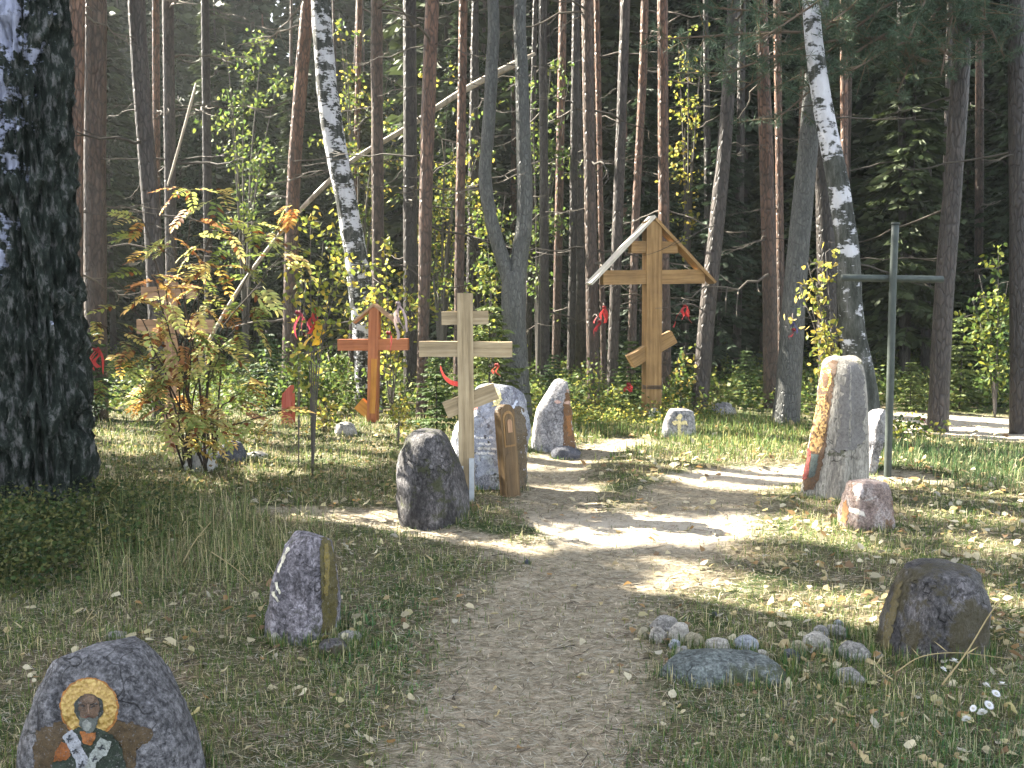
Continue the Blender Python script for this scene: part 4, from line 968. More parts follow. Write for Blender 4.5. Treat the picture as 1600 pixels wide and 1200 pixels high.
# red cross
Yr = flat(582, 660)[1]
c_, rb = cross('red_cross', 'small orange red painted cross behind the autumn leaves', (582, 660), Yr,
      [('post', (582, 660), (586, 480), 16, 0), ('main_bar', (529, 539), (638, 538), 18, .0), ('slanted_bar', (561, 630), (584, 650), 20, .0, M['orangewood'])], M['redwood'], .13, -.12)
A = pt(586, 476, Yr)
for x, y in ((553, 504), (618, 502)): beam('roof_board', A, pt(x, y, Yr), .03, .18, M['brownwood'], c_, rb, -.12)
m = obj('front_strip', None, None) if False else None
beam('front_strip', pt(583, 645, Yr) + Vector((0, -.075, 0)), pt(586, 560, Yr) + Vector((0, -.075, 0)), .075, .016, M['orangewood'], c_, rb, -.12)
# brown cross behind the rowan
Yb = flat(268, 706)[1]
cross('brown_cross', 'brown wooden cross half hidden behind the orange rowan leaves', (268, 706), Yb,
      [('post', (268, 706), (267, 440), 18, 0), ('top_bar', (222, 458), (306, 457), 19, .0), ('main_bar', (215, 510), (334, 511), 22, .0)], M['brownwood'], .11, .1)
# dark red pointed board
def red_board():
    Yq = flat(450, 664)[1]; a, b = pt(441, 664, Yq), pt(460, 664, Yq); t = pt(457, 601, Yq); tl = pt(442, 616, Yq); base = Vector(((a.x + b.x) / 2, Yq, gz1(a.x, Yq)))
    bm = bmesh.new(); P = [(a.x, base.z - .1), (b.x, base.z - .1), (b.x, pt(460, 612, Yq).z), (t.x, t.z), (tl.x, tl.z)]
    f = bm.faces.new([bm.verts.new((x - base.x, -.05, z - base.z)) for x, z in P]); e = bmesh.ops.extrude_face_region(bm, geom=[f])
    for v in e['geom']:
        if isinstance(v, bmesh.types.BMVert): v.co.y += .1
    bmesh.ops.recalc_face_normals(bm, faces=bm.faces); bmesh.ops.bevel(bm, geom=bm.edges[:], offset=.008, segments=2, affect='EDGES')
    me = bpy.data.meshes.new('red_post'); bm.to_mesh(me); bm.free(); o = obj('red_post', me, M['crimson'], None, base); o.rotation_euler.z = -.25
    tag(o, 'short dark red post with a slanted top left of the red cross', 'post')
red_board()
# steel tube cross
def tube_cross():
    Ym = flat(1388, 738)[1]; P = [pt(1387, 738, Ym), pt(1391, 600, Ym), pt(1395, 450, Ym), pt(1399, 350, Ym)]
    base = Vector((P[0].x, Ym, gz1(P[0].x, Ym))); root = thing('steel_cross', 'thin grey green steel tube cross behind the tall icon stone', 'cross', base)
    P[0].z = base.z - .2; s = Ym / 1620; m = MB(); K = spline(np.array([tuple(p) for p in P]), 14)
    m.add(*tube(K, np.full(14, 5.8 * s), 14)); obj('post', m.mesh('post', base, True), M['greenmetal'], root)
    A, B = pt(1315, 434, Ym), pt(1481, 436, Ym); B.y += .12; m = MB(); m.add(*tube(spline(np.array([tuple(A), tuple(B)]), 8), np.full(8, 5.6 * s), 14)); obj('crossbar', m.mesh('crossbar', base, True), M['greenmetal'], root)
    m = MB(); t = P[3]; m.add(*tube(np.array([(t.x, t.y, t.z - .004), (t.x, t.y, t.z + .012)]), np.array([6.8 * s, 6.6 * s]), 14)); obj('cap', m.mesh('cap', base), M['greenmetal'], root)
tube_cross()
# log and stump at the right, twigs on sand
def log(label, pts, Y, w, mat, name='fallen_log'):
    K = spline(np.array([tuple(pt(x, y, Y + dy)) for x, y, dy in pts]), 14); b = Vector(K[0]); m = MB(); m.add(*tube(K, np.full(14, w), 10, .12, 4, 5))
    return tag(obj(name, m.mesh(name, b, True), M[mat], None, b), label, 'log')
log('pale fallen log lying in shade near the right edge trunk', [(1524, 612, 0), (1558, 612, .1), (1602, 611, .3)], 17.2, .075, 'deadwood')

# ---------------------------------------------------------------- rowan sapling: every compound leaf is a part
def rowan_leaf(k, col):
    r = random.Random(k); m = MB(); n = 6; L = .19
    z = lambda t: -.05 * t * t * r.uniform(.6, 1.5)
    sag = r.uniform(.02, .09)
    rach = np.array([(t * L, 0, -sag * t * t) for t in np.linspace(0, 1, 6)])
    m.add(*tube(rach, np.linspace(.0018, .0008, 6), 3), col=np.array(col) * .5)
    def leaflet(p, d, l):
        d = np.array(d) / np.linalg.norm(d); s = np.cross(d, (0, 0, 1.)); w = l * .235; up = np.array((0, 0, 1.)); fo = r.uniform(.1, .35); dr = r.uniform(-.1, .35)
        c = np.array(col) * r.uniform(.65, 1.3) * np.array((1, r.uniform(.85, 1.12), 1))
        if r.random() < .12: c = np.array((.16, .06, .025))
        V = [p, p + d * l * .35 + s * w + up * fo * w, p + d * l * .35 - up * .02 * l, p + d * l * .35 - s * w + up * fo * w,
             p + d * l * .72 + s * w * .8 - up * (dr * l * .2) + up * fo * w, p + d * l * .72 - up * dr * l * .25, p + d * l * .72 - s * w * .8 - up * (dr * l * .2) + up * fo * w, p + d * l - up * dr * l * .5]
        m.add(V, [[1, 4, 5, 2], [2, 5, 6, 3]], [[0, 1, 2], [0, 2, 3], [4, 7, 5], [5, 7, 6]], c)
    for j in range(n):
        t = .22 + .72 * j / (n - 1); p = np.array((t * L, 0, -sag * t * t))
        for sg in (-1, 1):
            leaflet(p, (.45 + .25 * t, sg, r.uniform(-.35, .1)), .062 * (1 - .35 * abs(t - .5)) * r.uniform(.85, 1.1))
    leaflet(rach[-1], (1, r.uniform(-.2, .2), -.3), .058)
    me = m.mesh('leaf'); me.materials.append(M['leaf']); return me
LEAFC = [(.56, .40, .12), (.46, .28, .10), (.60, .50, .20), (.26, .30, .09), (.42, .44, .16), (.34, .19, .09), (.18, .24, .07)]
ROW = [rowan_leaf(k, c) for k, c in enumerate(LEAFC * 2)]
def rowan():
    Y = 8.45; f = at(308, 738); base = Vector((f.x, f.y, gz1(f.x, f.y)))
    root = thing('rowan_sapling', 'young rowan with orange and yellow feathery leaves in front of the brown cross', 'tree', base)
    ends = [(235, 430), (300, 300), (335, 310), (395, 350), (460, 320), (440, 400), (205, 470), (150, 500), (190, 560), (160, 600), (240, 590), (300, 520), (350, 540), (400, 480), (390, 600), (440, 640), (280, 640), (330, 660), (330, 420), (270, 370), (225, 345)]
    stems = [(318, 736), (300, 737), (322, 738), (288, 735), (334, 734)]
    w = [.5, .26, .16, .08, .06, .09, .05, .1]
    for k, (ex, ey) in enumerate(ends):
        sx, sy = stems[k % 5]; A = at(sx, sy); E = pt(ex, ey, Y + rnd.uniform(-.55, .55))
        mid = A.lerp(E, .5); mid.x = A.x + (E.x - A.x) * .32; mid.z += .12 * (E.z)
        n = 16; K = spline(np.array([tuple(A), tuple(mid), tuple(E)]), n); K += .012 * rng.normal(size=K.shape) * np.linspace(0, 1, n)[:, None]
        m = MB(); m.add(*tube(K, np.linspace(.011, .003, n), 6), col=(.05, .04, .035))
        tw = []
        for i in range(6, n):
            if rnd.random() < .78 + .2 * (i > 11):
                a = rnd.uniform(0, 6.28); d = Vector((math.cos(a), math.sin(a), rnd.uniform(-.15, .5))).normalized(); l = rnd.uniform(.02, .14)
                p = Vector(K[i]); e = p + d * l; m.add(*tube(np.array([tuple(p), tuple(p.lerp(e, .5) + Vector((0, 0, .01))), tuple(e)]), np.array((.003, .0025, .002)), 4), col=(.07, .055, .045)); tw.append((e, a))
        tw.append((Vector(K[-1]), rnd.uniform(0, 6.28))); tw.append((Vector(K[-1]), rnd.uniform(0, 6.28)))
        obj('branch', m.mesh('branch', base, True), M['twig'], root)
        for e, a in tw:
            hi = (ey < 380); q = rnd.random()
            idx = rnd.choice([0, 2, 2, 4, 4, 3, 6, 1]) if q < .78 else rnd.choice([5, 3, 6, 4])
            for rep in range(1 if rnd.random() < .55 else 2):
                o = obj('leaf', ROW[idx + 7 * rnd.randint(0, 1)], None, root, e - base)
                o.rotation_euler = (rnd.uniform(-.5, .5), rnd.uniform(-.3, .75), a + rnd.uniform(-.6, .6)); s = rnd.uniform(.85, 1.4); o.scale = (s, s, s)
rowan()

# ---------------------------------------------------------------- other broad leaved young trees and bushes
def leafy(name, label, cat, foot, Y, tips, nleaf, cols, size=.05, spread=.35, stem=.012, mat='leaf', group=None, seed=0, cluster=9, stemcol=(.10, .09, .08)):
    r = np.random.default_rng(seed + 500); f = pt(*foot, Y); base = Vector((f.x, Y, gz1(f.x, Y)))
    root = thing(name, label, cat, base, group); m = MB(); C = []
    for ex, ey, dy in tips:
        E = np.array(pt(ex, ey, Y + dy)); A = np.array(base); mid = (A + E) / 2; mid[0] = A[0] + (E[0] - A[0]) * .3; mid[2] += .08 * E[2]
        K = spline(np.array([A, mid, E]), 14); m.add(*tube(K, np.linspace(stem, .003, 14), 6), col=stemcol)
        k = r.integers(5, 14, cluster)
        for i in k:
            d = r.normal(size=3); d /= np.linalg.norm(d); l = spread * r.uniform(.2, 1); e = K[i] + d * l * np.array((1, 1, .6))
            m.add(*tube(np.array([K[i], (K[i] + e) / 2 + (0, 0, .02), e]), np.array((.004, .003, .0015)), 3), col=stemcol)
            for t in np.linspace(.25, 1, 5): C.append(K[i] + (e - K[i]) * t)
    obj('stem', m.mesh('stem', base, True), M['twig'], root)
    C = np.array(C); C = C[r.integers(0, len(C), nleaf)] + r.normal(size=(nleaf, 3)) * size * .9
    D = unit(nleaf, r); D[:, 2] -= .35; U = D / np.linalg.norm(D, axis=1)[:, None] * size * r.uniform(.7, 1.3, (nleaf, 1)); Vv = perp(U, r) * size * r.uniform(.28, .42, (nleaf, 1))
    cl = np.array(cols)[r.integers(0, len(cols), nleaf)] * r.uniform(.7, 1.25, (nleaf, 1))
    V, q, c = ovate(C, U, Vv, cl)
    obj('crown', mesh_np('crown', V, q, None, c, False, base), M[mat], root); return root
YG = [(.24, .26, .05), (.32, .30, .06), (.16, .20, .045), (.40, .32, .07), (.12, .16, .04)]
GR = [(.08, .13, .035), (.11, .16, .04), (.06, .10, .03), (.15, .18, .05)]
YL = [(.46, .36, .09), (.40, .28, .07), (.30, .28, .07), (.5, .40, .14)]
leafy('birch_sapling', 'young birch with yellow green leaves above the red cross', 'tree', (612, 655), 14.3, [(600, 380, 0), (640, 430, .2), (660, 470, -.2), (600, 470, .3), (570, 420, .3), (630, 500, 0), (560, 480, -.1)], 620, YG, .075, .38, seed=1)
leafy('birch_sapling', 'taller thin stemmed sapling with sparse green leaves between the rowan and the red cross', 'tree', (488, 735), 9.3, [(505, 380, 0), (470, 420, .2), (520, 440, -.1), (485, 350, .1), (540, 400, 0)], 330, YG, .06, .34, .008, seed=2)
leafy('sapling', 'very thin bare sapling carrying ribbons left of the red cross', 'tree', (466, 700), 9.8, [(470, 470, 0), (478, 440, .1)], 60, YG, .05, .2, .006, seed=3)
leafy('birch_twig_bush', 'low birch shoots with pale yellow leaves left of the white birch trunk', 'bush', (1300, 690), 10.7, [(1262, 410, 0), (1275, 440, .1), (1290, 395, 0), (1268, 480, -.1), (1290, 500, 0), (1250, 450, .1)], 330, YG + YL[2:], .065, .22, .010, seed=4)
leafy('bush', 'small leaved bush glowing yellow below the red cross', 'bush', (505, 668), 12.3, [(495, 628, 0), (520, 640, .1), (540, 650, -.1), (510, 625, .2)], 150, YG + YL[1:3], .06, .25, .006, seed=5)
leafy('bush', 'small yellow leaved bush right of the red cross foot', 'bush', (622, 690), 11.4, [(624, 620, 0), (640, 640, .1), (610, 640, .1), (635, 605, 0)], 130, YG + YL[1:3], .055, .22, .006, seed=6)
leafy('bush', 'green leafy shrub in shade left of the red cross', 'bush', (505, 636), 14.6, [(420, 560, 0), (460, 540, .2), (520, 560, 0), (540, 600, -.2), (480, 590, .3), (440, 610, 0)], 900, GR, .07, .45, .010, seed=7)
leafy('bush', 'leafy shrub with large pale leaves catching sun at the right edge', 'bush', (1555, 640), 14.2, [(1560, 400, 0), (1575, 440, .2), (1530, 430, .1), (1560, 490, 0), (1520, 470, .3), (1550, 550, 0), (1585, 520, .2)], 900, GR + YG[:1], .075, .5, .012, seed=8)
leafy('bush', 'sunlit yellow green bush behind the foot of the roofed cross', 'bush', (930, 640), 14.6, [(905, 590, 0), (920, 570, .1), (940, 560, 0), (955, 600, .1), (935, 600, -.2)], 170, GR + YG[:2], .06, .22, .006, seed=9)
leafy('bush', 'sparse green bush between the roofed cross and the leaning pine', 'bush', (1064, 640), 14.4, [(1058, 560, 0), (1070, 540, .1), (1052, 590, .1), (1075, 600, 0)], 260, GR + YL[:1], .07, .28, .007, seed=10)
leafy('broadleaf_tree', 'young broad leaved tree with pale lit foliage behind the pale cross', 'tree', (770, 620), 17.5, [(760, 350, 0), (790, 300, .3), (750, 430, .1), (780, 480, -.3), (800, 540, .1), (740, 520, .2), (720, 440, .3)], 1200, GR + YG[:3], .085, .7, .03, seed=11)
leafy('broadleaf_tree', 'bright yellow green tree high among the pines left of the forked tree', 'tree', (690, 610), 19, [(700, 130, 0), (740, 170, .5), (660, 220, .2), (720, 240, -.3), (760, 200, .4), (640, 280, .2), (700, 330, .2)], 1300, YG + GR[:2], .085, .9, .04, seed=12)
leafy('broadleaf_tree', 'bright yellow green tree between the spotted birch and the dark trunk', 'tree', (560, 610), 19.5, [(540, 60, 0), (560, 140, .5), (610, 100, .2), (530, 230, -.3), (570, 300, .4), (545, 390, .2), (620, 200, .2), (530, 20, .2)], 1500, YG + GR, .085, .9, .04, seed=13)
leafy('broadleaf_tree', 'light green tree in the haze above the rowan', 'tree', (385, 610), 21, [(380, 80, 0), (410, 60, .5), (430, 140, .2), (360, 160, -.3), (400, 230, .4), (350, 40, .2)], 1200, GR + YG[2:3], .09, 1.0, .04, seed=14)
leafy('broadleaf_tree', 'tree with silvery lit foliage left of the roofed cross top', 'tree', (840, 608), 19, [(830, 130, 0), (860, 110, .5), (890, 120, .2), (850, 260, -.3), (820, 330, .2), (880, 200, .1)], 900, GR, .085, .9, .03, seed=15)
leafy('broadleaf_tree', 'pale yellow tree top showing above the roofed cross', 'tree', (1072, 606), 20, [(1075, 30, 0), (1060, 60, .4), (1085, 150, .2), (1070, 200, .2), (1100, 40, .3)], 500, YG, .085, .7, .03, seed=16)

# young spruces
SMALL = [spruce_mesh(50 + k, 1.6, 16, 9, .055, c, .34, .03, .12) for k, c in enumerate(((.07, .11, .035), (.05, .085, .035), (.10, .13, .04)))]
ST = trunk_unit(1.6, .018, M['dark_bark'])
for lb, px, py, Y, hpx, k in (('small bright green spruce left of the roofed cross post', 985, 640, 14.6, 120, 0), ('young spruce with lit branches behind the steel cross at the right', 1500, 634, 15.2, 150, 2), ('young spruce behind the right arm of the pale cross', 765, 640, 13.0, 200, 2),
                              ('bushy young spruce behind the left arm of the pale cross', 682, 650, 12.6, 130, 0), ('young spruce in shade between the rowan and the dark red post', 418, 636, 15.0, 130, 1), ('low young spruce behind the pale leaning stone', 866, 640, 15, 90, 1),
                              ('shaded young spruce left of the rowan', 150, 640, 13.5, 150, 1), ('low spruce behind the broken stone', 1422, 640, 14.9, 80, 2), ('small spruce among trunks right of the leaning pine', 1165, 630, 15.5, 90, 0), ('shaded spruce at the right edge', 1580, 630, 15.5, 170, 1)):
    f = pt(px, py, Y); h = hpx * Y / 1620
    r = put_spruce(f.x, Y, h / 1.6, k, lb, None, 'young_spruce', SMALL, ST); r.scale = (h / 1.6 * 1.25, h / 1.6 * 1.25, h / 1.6)

# ---------------------------------------------------------------- ribbons
def ribbon(label, px, py, Y, col, L=.26, w=.045, n=2, seed=0, cat='ribbon', twig=None):
    n = n + 1; w = w * .62; col = np.array(col) * .85 + .012
    r = np.random.default_rng(seed); K0 = np.array(pt(px, py, Y)); base = Vector(K0); m = MB()
    th = np.linspace(0, 2 * math.pi, 9); m.add(*tube(np.stack([K0[0] + .018 * np.cos(th), K0[1] + .018 * np.sin(th), K0[2] + .01 * np.sin(2 * th)], -1), np.full(9, .012), 6), col=np.array(col) * .8)
    for k in range(n):
        a = r.uniform(-1, 1); N = 10; s = np.linspace(0, 1, N)[:, None]
        P = K0 + s * np.array((.6 * a, r.uniform(-.15, .1), -1)) * L * r.uniform(.55, 1.15) + np.array((1, .4, 0)) * .025 * np.sin(s * r.uniform(3, 7) + k)
        sd = np.stack([np.cos(s[:, 0] * r.uniform(-2, 2) + a), np.sin(s[:, 0] * 2 + a), .2 * np.ones(N)], -1) * (w / 2) * (.5 + .6 * s)
        V = np.concatenate([P - sd, P + sd]); i = np.arange(N - 1)
        m.add(V, np.stack([i, i + 1, i + 1 + N, i + N], -1), col=np.array(col) * r.uniform(.8, 1.15))
    o = obj('ribbon', m.mesh('ribbon', base), M['cloth'], None, base); return tag(o, label, cat, None)
RED = (.42, .035, .04)
ribbon('red and white ribbon tied to a twig beside the thick old birch', 150, 546, 8.6, (.55, .06, .06), .24, .05, 3, 1)
ribbon('red ribbon above the yellow one on the thin sapling', 495, 482, 9.3, (.42, .04, .035), .22, .05, 3, 2)
ribbon('bright yellow ribbon on the thin sapling left of the red cross', 497, 505, 9.28, (.80, .48, .03), .20, .07, 3, 3)
ribbon('faded crimson ribbon left of the yellow ribbon', 466, 488, 9.7, (.36, .05, .09), .22, .05, 2, 4)
ribbon('long pale pinkish ribbon hanging above the right arm of the red cross', 622, 474, 11.1, (.46, .36, .38), .36, .05, 3, 5)
ribbon('dark red cord hanging over the right arm of the red cross', 607, 520, 11.0, (.36, .05, .05), .22, .02, 1, 6)
ribbon('bright red ribbon on a thin trunk left of the roofed cross', 944, 480, 14.6, RED, .22, .09, 3, 7)
ribbon('lower red ribbon left of the roofed cross', 936, 502, 14.7, (.42, .03, .05), .2, .08, 2, 8)
ribbon('bright red ribbon on a twig right of the roofed cross', 1070, 478, 14.2, RED, .26, .10, 3, 9)
ribbon('blue and red ribbon on the broad grey trunk', 1238, 505, 13.0, (.12, .10, .28), .12, .07, 2, 10)
ribbon('small red ribbon end below the blue one on the broad grey trunk', 1240, 515, 13.0, (.5, .05, .06), .1, .06, 1, 11)
ribbon('red ribbon on the young spruce behind the right arm of the pale cross', 776, 570, 12.4, (.42, .06, .04), .13, .05, 2, 12)
ribbon('small red ribbon on the bright green spruce left of the roofed cross', 982, 600, 14.2, (.45, .03, .04), .1, .08, 3, 13)
ribbon('small red ribbon hanging near the foot of the steel cross', 1442, 655, 12.4, (.34, .05, .04), .18, .03, 1, 14)
def streamer():
    K = spline(np.array([tuple(pt(x, y, 12.2)) for x, y in ((688, 574), (694, 588), (704, 597), (716, 600), (728, 598))]), 16); b = Vector(K[0]); N = 16
    sd = np.array((0, .01, .028)); V = np.concatenate([K - sd, K + sd]); i = np.arange(N - 1); m = MB(); m.add(V, np.stack([i, i + 1, i + 1 + N, i + N], -1), col=(.42, .05, .045))
    tag(obj('ribbon', m.mesh('ribbon', b), M['cloth'], None, b), 'sagging red streamer strung to the left of the pale cross post', 'ribbon')
streamer()
# bare twigs the ribbons hang from
def twig_on(key, px, py, Yt, L):
    root, base, K = T[key]; e = np.array(pt(px, py - 3, Yt)); i = int(np.argmin(abs(K[:, 2] - e[2] - .05))); p = K[i][:3]; v = e - p
    m = MB(); m.add(*tube(spline(np.array([p, (p + e) / 2 + (0, 0, .06), e, e + v * .25]), 12), np.linspace(.012, .004, 12), 5), col=(.12, .10, .09)); obj('dead_branch', m.mesh('dead_branch', base), M['twig'], root)
for a in (('n2', 944, 480, 14.6, 1), ('n', 936, 502, 14.7, 1), ('r', 1070, 478, 14.2, 1), ('birch_old', 150, 546, 8.6, 1), ('t', 1238, 505, 13.0, 1)): twig_on(*a)

# ---------------------------------------------------------------- ground cover
def on_ground(n, y0, y1, px0=None, px1=None, seed=1):
    r = np.random.default_rng(seed); y = y0 * (y1 / y0) ** r.random(n); h = .70 * y + 1.2
    if px0 is None: x = r.uniform(-1, 1, n) * h
    else: x = (r.uniform(px0, px1, n) - 800) / 1600 * y
    return x, y, r
def grass(name, n, y0, y1, hgt, wid, seed, cols, flatten=.55, px=None, pathkeep=.05, dens=None, clump=1.2, thr=-.5, kind='stuff', lean=1.0):
    x, y, r = on_ground(n, y0, y1, *(px or (None, None)), seed=seed); p = pathmask(x, y)
    d = fbm(np.stack([x * clump, y * clump, 0 * x], -1), seed + 3, 3)
    k = (r.random(n) < np.clip(1 - p * 1.15, pathkeep, 1)) & (d + .5 * r.normal(size=n) * .5 > thr)
    if dens is not None: k &= r.random(n) < dens(x, y)
    x, y = x[k], y[k]; n = len(x); d = d[k]; z = gz(x, y) - .008
    a = r.uniform(0, 2 * math.pi, n); L = hgt * r.uniform(.45, 1.35, n) * (1 + .4 * d) * (1 - .5 * pathmask(x, y)); w = np.maximum(wid, y * .00055) * r.uniform(.7, 1.3, n)
    f = np.clip(flatten + .28 * r.normal(size=n), .02, .97)        # 0 upright, 1 lying
    dx, dy = np.cos(a), np.sin(a); sx, sy = -dy * w / 2, dx * w / 2
    def P(t, up): return np.stack([x + dx * L * f * t * lean, y + dy * L * f * t * lean, z + L * up], -1)
    s = np.stack([sx, sy, 0 * sx], -1)
    b, m1, tp = P(0, 0), P(.42, (1 - f) * .58 + .04), P(1.0, (1 - f) * .80)
    V = np.stack([b - s, b + s, m1 - s * .8, m1 + s * .8, tp], 1).reshape(-1, 3)
    i = np.arange(n) * 5
    q = np.stack([i, i + 1, i + 3, i + 2], -1); t = np.stack([i + 2, i + 3, i + 4], -1)
    cols = np.array(cols); c = cols[r.integers(0, len(cols), n)] * r.uniform(.5, 1.6, (n, 1)) * (1 + .3 * d[:, None])
    return tag(obj(name, mesh_np(name, V, q, t, np.repeat(c, 5, 0)), M['grass']), kind=kind)
GC = [(.062, .112, .024), (.09, .14, .03), (.05, .092, .022), (.13, .165, .042), (.10, .15, .038), (.32, .28, .15), (.42, .37, .22), (.15, .145, .055)]
GG = [(.05, .12, .04), (.08, .15, .05), (.045, .10, .045), (.11, .17, .06), (.30, .30, .18)]
STRAW = [(.36, .32, .20), (.46, .41, .28), (.26, .23, .14), (.22, .22, .11), (.10, .08, .05)]
grass('short_grass', 320000, 2.5, 15, .09, .0030, 1, GC, .56, pathkeep=.14)
grass('thatch', 95000, 2.5, 13, .11, .0024, 2, STRAW, .88, thr=-.9, pathkeep=.38)
rightlow = lambda x, y: np.clip(1.3 - np.hypot((x - 1.35) / 1.1, (y - 3.5) / .9), 0, 1)
grass('fresh_grass', 30000, 2.5, 5.2, .10, .003, 3, GG, .5, (900, 1800), .02, rightlow)
leftmid = lambda x, y: np.clip(1.4 - np.hypot((x + .65) / .5, (y - 4.9) / .8), 0, 1) * .9
grass('low_herbs', 9000, 3.4, 7, .07, .008, 4, GG, .7, (480, 760), .05, leftmid)
tallc = lambda x, y: np.clip(1.15 - np.hypot((x + 2.0) / 1.0, (y - 6.6) / 1.5), 0, 1) ** 1.5
grass('tall_grass', 12000, 5, 9, .36, .0032, 5, [(.11, .15, .055), (.08, .12, .04), (.17, .18, .07), (.40, .35, .20), (.30, .26, .14), (.06, .09, .03)], .52, (120, 520), .02, tallc, 2.5)
leftup = lambda x, y: np.clip((x < -.4) * .9 + (x > 4.5) * .4, 0, 1)
grass('meadow_grass', 26000, 8, 14, .16, .005, 6, GC[:6] + STRAW[:2], .45, None, .03, leftup)
rgt = lambda x, y: np.clip(1.3 - np.hypot((x - 4.6) / 1.7, (y - 10.2) / 1.5), 0, 1)
grass('green_grass', 24000, 8, 12.5, .17, .006, 7, [(.06, .11, .04), (.08, .13, .05), (.05, .09, .035), (.2, .2, .1)], .5, (1330, 1750), .02, rgt)
gcr = lambda x, y: np.clip(1.4 - np.hypot((x - 1.9) / 2.2, (y - 12.4) / 1.8), 0, 1)
grass('sunny_grass', 30000, 10, 15, .16, .007, 8, [(.09, .15, .04), (.14, .18, .05), (.24, .22, .09), (.07, .12, .04)], .45, (820, 1300), .02, gcr)

def foot_grass():
    r = np.random.default_rng(77); X, Yv = [], []
    for x, y, a, b in FEET:
        n = int(60 + 2600 * (a + b) / max(1, y / 5)); t = r.uniform(0, 6.283, n); g = 1.0 + np.abs(r.normal(0, .10, n)) + .015 / max(a, .05)
        k = fbm(np.stack([np.cos(t) * 2 + x, np.sin(t) * 2 + y, 0 * t], -1), 3, 2) + .25 * r.normal(size=n) > -.05
        X.append(x + a * g[k] * np.cos(t[k])); Yv.append(y + b * g[k] * np.sin(t[k]))
    return np.concatenate(X), np.concatenate(Yv)
_og = on_ground
_fx, _fy = foot_grass()
def on_ground(n, *a, **k): return _fx, _fy, np.random.default_rng(78)
grass('grass_round_stones', len(_fx), 0, 1, .10, .003, 9, GC + GG, .35, thr=-9, pathkeep=.6)
on_ground = _og
def litter():                                # fallen pine needles, in one mass
    n = 140000; x, y, r = on_ground(n, 2.5, 12, seed=21); z = gz(x, y) + r.uniform(.002, .012, n); a = r.uniform(0, 6.283, n); L = r.uniform(.03, .085, n); w = np.maximum(.0013, y * .00036)
    a = np.where(r.random(n) < .5, r.normal(0, .5, n), a)
    U = np.stack([np.cos(a) * L, np.sin(a) * L, r.normal(0, .005, n)], -1); Vv = np.stack([-np.sin(a) * w, np.cos(a) * w, 0 * w], -1)
    cols = np.array([(.40, .33, .24), (.34, .25, .17), (.54, .47, .36), (.12, .095, .07), (.40, .39, .33), (.06, .05, .04)])
    V, q, c = leaves(np.stack([x, y, z], -1), U, Vv, cols[r.integers(0, 6, n)] * r.uniform(.7, 1.25, (n, 1)))
    tag(obj('needle_litter', mesh_np('needle_litter', V, q, None, c), M['litter']), kind='stuff')
litter()
def twigs():
    n = 900; x, y, r = on_ground(n, 2.6, 9, seed=22); m = MB()
    for k in range(n):
        a = r.uniform(0, 6.28); L = r.uniform(.04, .2); z = gz1(x[k], y[k]) + .006; p = np.array((x[k], y[k], z)); d = np.array((math.cos(a), math.sin(a), r.uniform(-.03, .05))) * L
        m.add(*tube(np.array([p, p + d * .5 + r.normal(size=3) * .008, p + d]), np.array((.0028, .0022, .0012)), 4), col=np.array((.10, .08, .06)) * r.uniform(.5, 2.2))
    tag(obj('twig_litter', m.mesh('twig_litter'), M['twig']), kind='stuff')
twigs()

# fallen leaves: the largest 300 each by itself, the rest in one mass
LC = [(.60, .53, .36), (.52, .46, .31), (.66, .60, .44), (.46, .37, .21), (.55, .45, .25), (.36, .23, .11), (.46, .43, .35), (.26, .17, .10), (.56, .50, .28)]
def leaf_shape(k, col):
    r = random.Random(900 + k); m = MB(); L = .05; W = .036 * r.uniform(.75, 1.1); n = 7; cu = r.uniform(-.35, .6); rows = []
    V = []
    for i, t in enumerate(np.linspace(0, 1, n)):
        w = W / 2 * math.sin(math.pi * t ** .75) ** .8 if 0 < t < 1 else .0005
        zc = cu * L * (t - .5) ** 2 * 1.6 + r.uniform(-.001, .001)
        for s in (-1, 0, 1): V.append(((t - .5) * L, s * w * r.uniform(.88, 1.08), zc + abs(s) * w * r.uniform(.1, .7) + .003))
    q = [[3 * i + j, 3 * i + j + 1, 3 * i + j + 4, 3 * i + j + 3] for i in range(n - 1) for j in (0, 1)]
    c = np.array([np.array(col) * r.uniform(.8, 1.15) for _ in V]); m.add(V, q, col=c)
    st = np.array([(-L * .5, 0, .004), (-L * .72, .004, .008), (-L * .85, .008, .005)]); m.add(*tube(st, np.full(3, .0009), 3), col=np.array(col) * .5)
    me = m.mesh('fallen_leaf', None, True); me.materials.append(M['leaf']); return me, m
SHP = [leaf_shape(k, LC[k % len(LC)]) for k in range(18)]
MARKS = [(t_,) + tuple(flat(px_, py_)) for t_, px_, py_ in (('left of the painted granite stone', 40, 1120), ('right of the painted granite stone', 380, 1130), ('behind the painted granite stone', 190, 950), ('beside the lilac pointed stone', 490, 1000), ('on the lower path', 800, 1150), ('on the middle of the path', 830, 960), ('at the left edge of the path', 620, 1080), ('around the pebble ring', 1120, 1020), ('in front of the flat slab', 1130, 1130), ('beside the mossy boulder', 1460, 1000), ('under the white flowers', 1530, 1150), ('between slab and white flowers', 1340, 1120), ('behind the pebble ring', 1150, 940), ('left of the mossy boulder', 1320, 960), ('in the grass left of the path', 620, 930))]
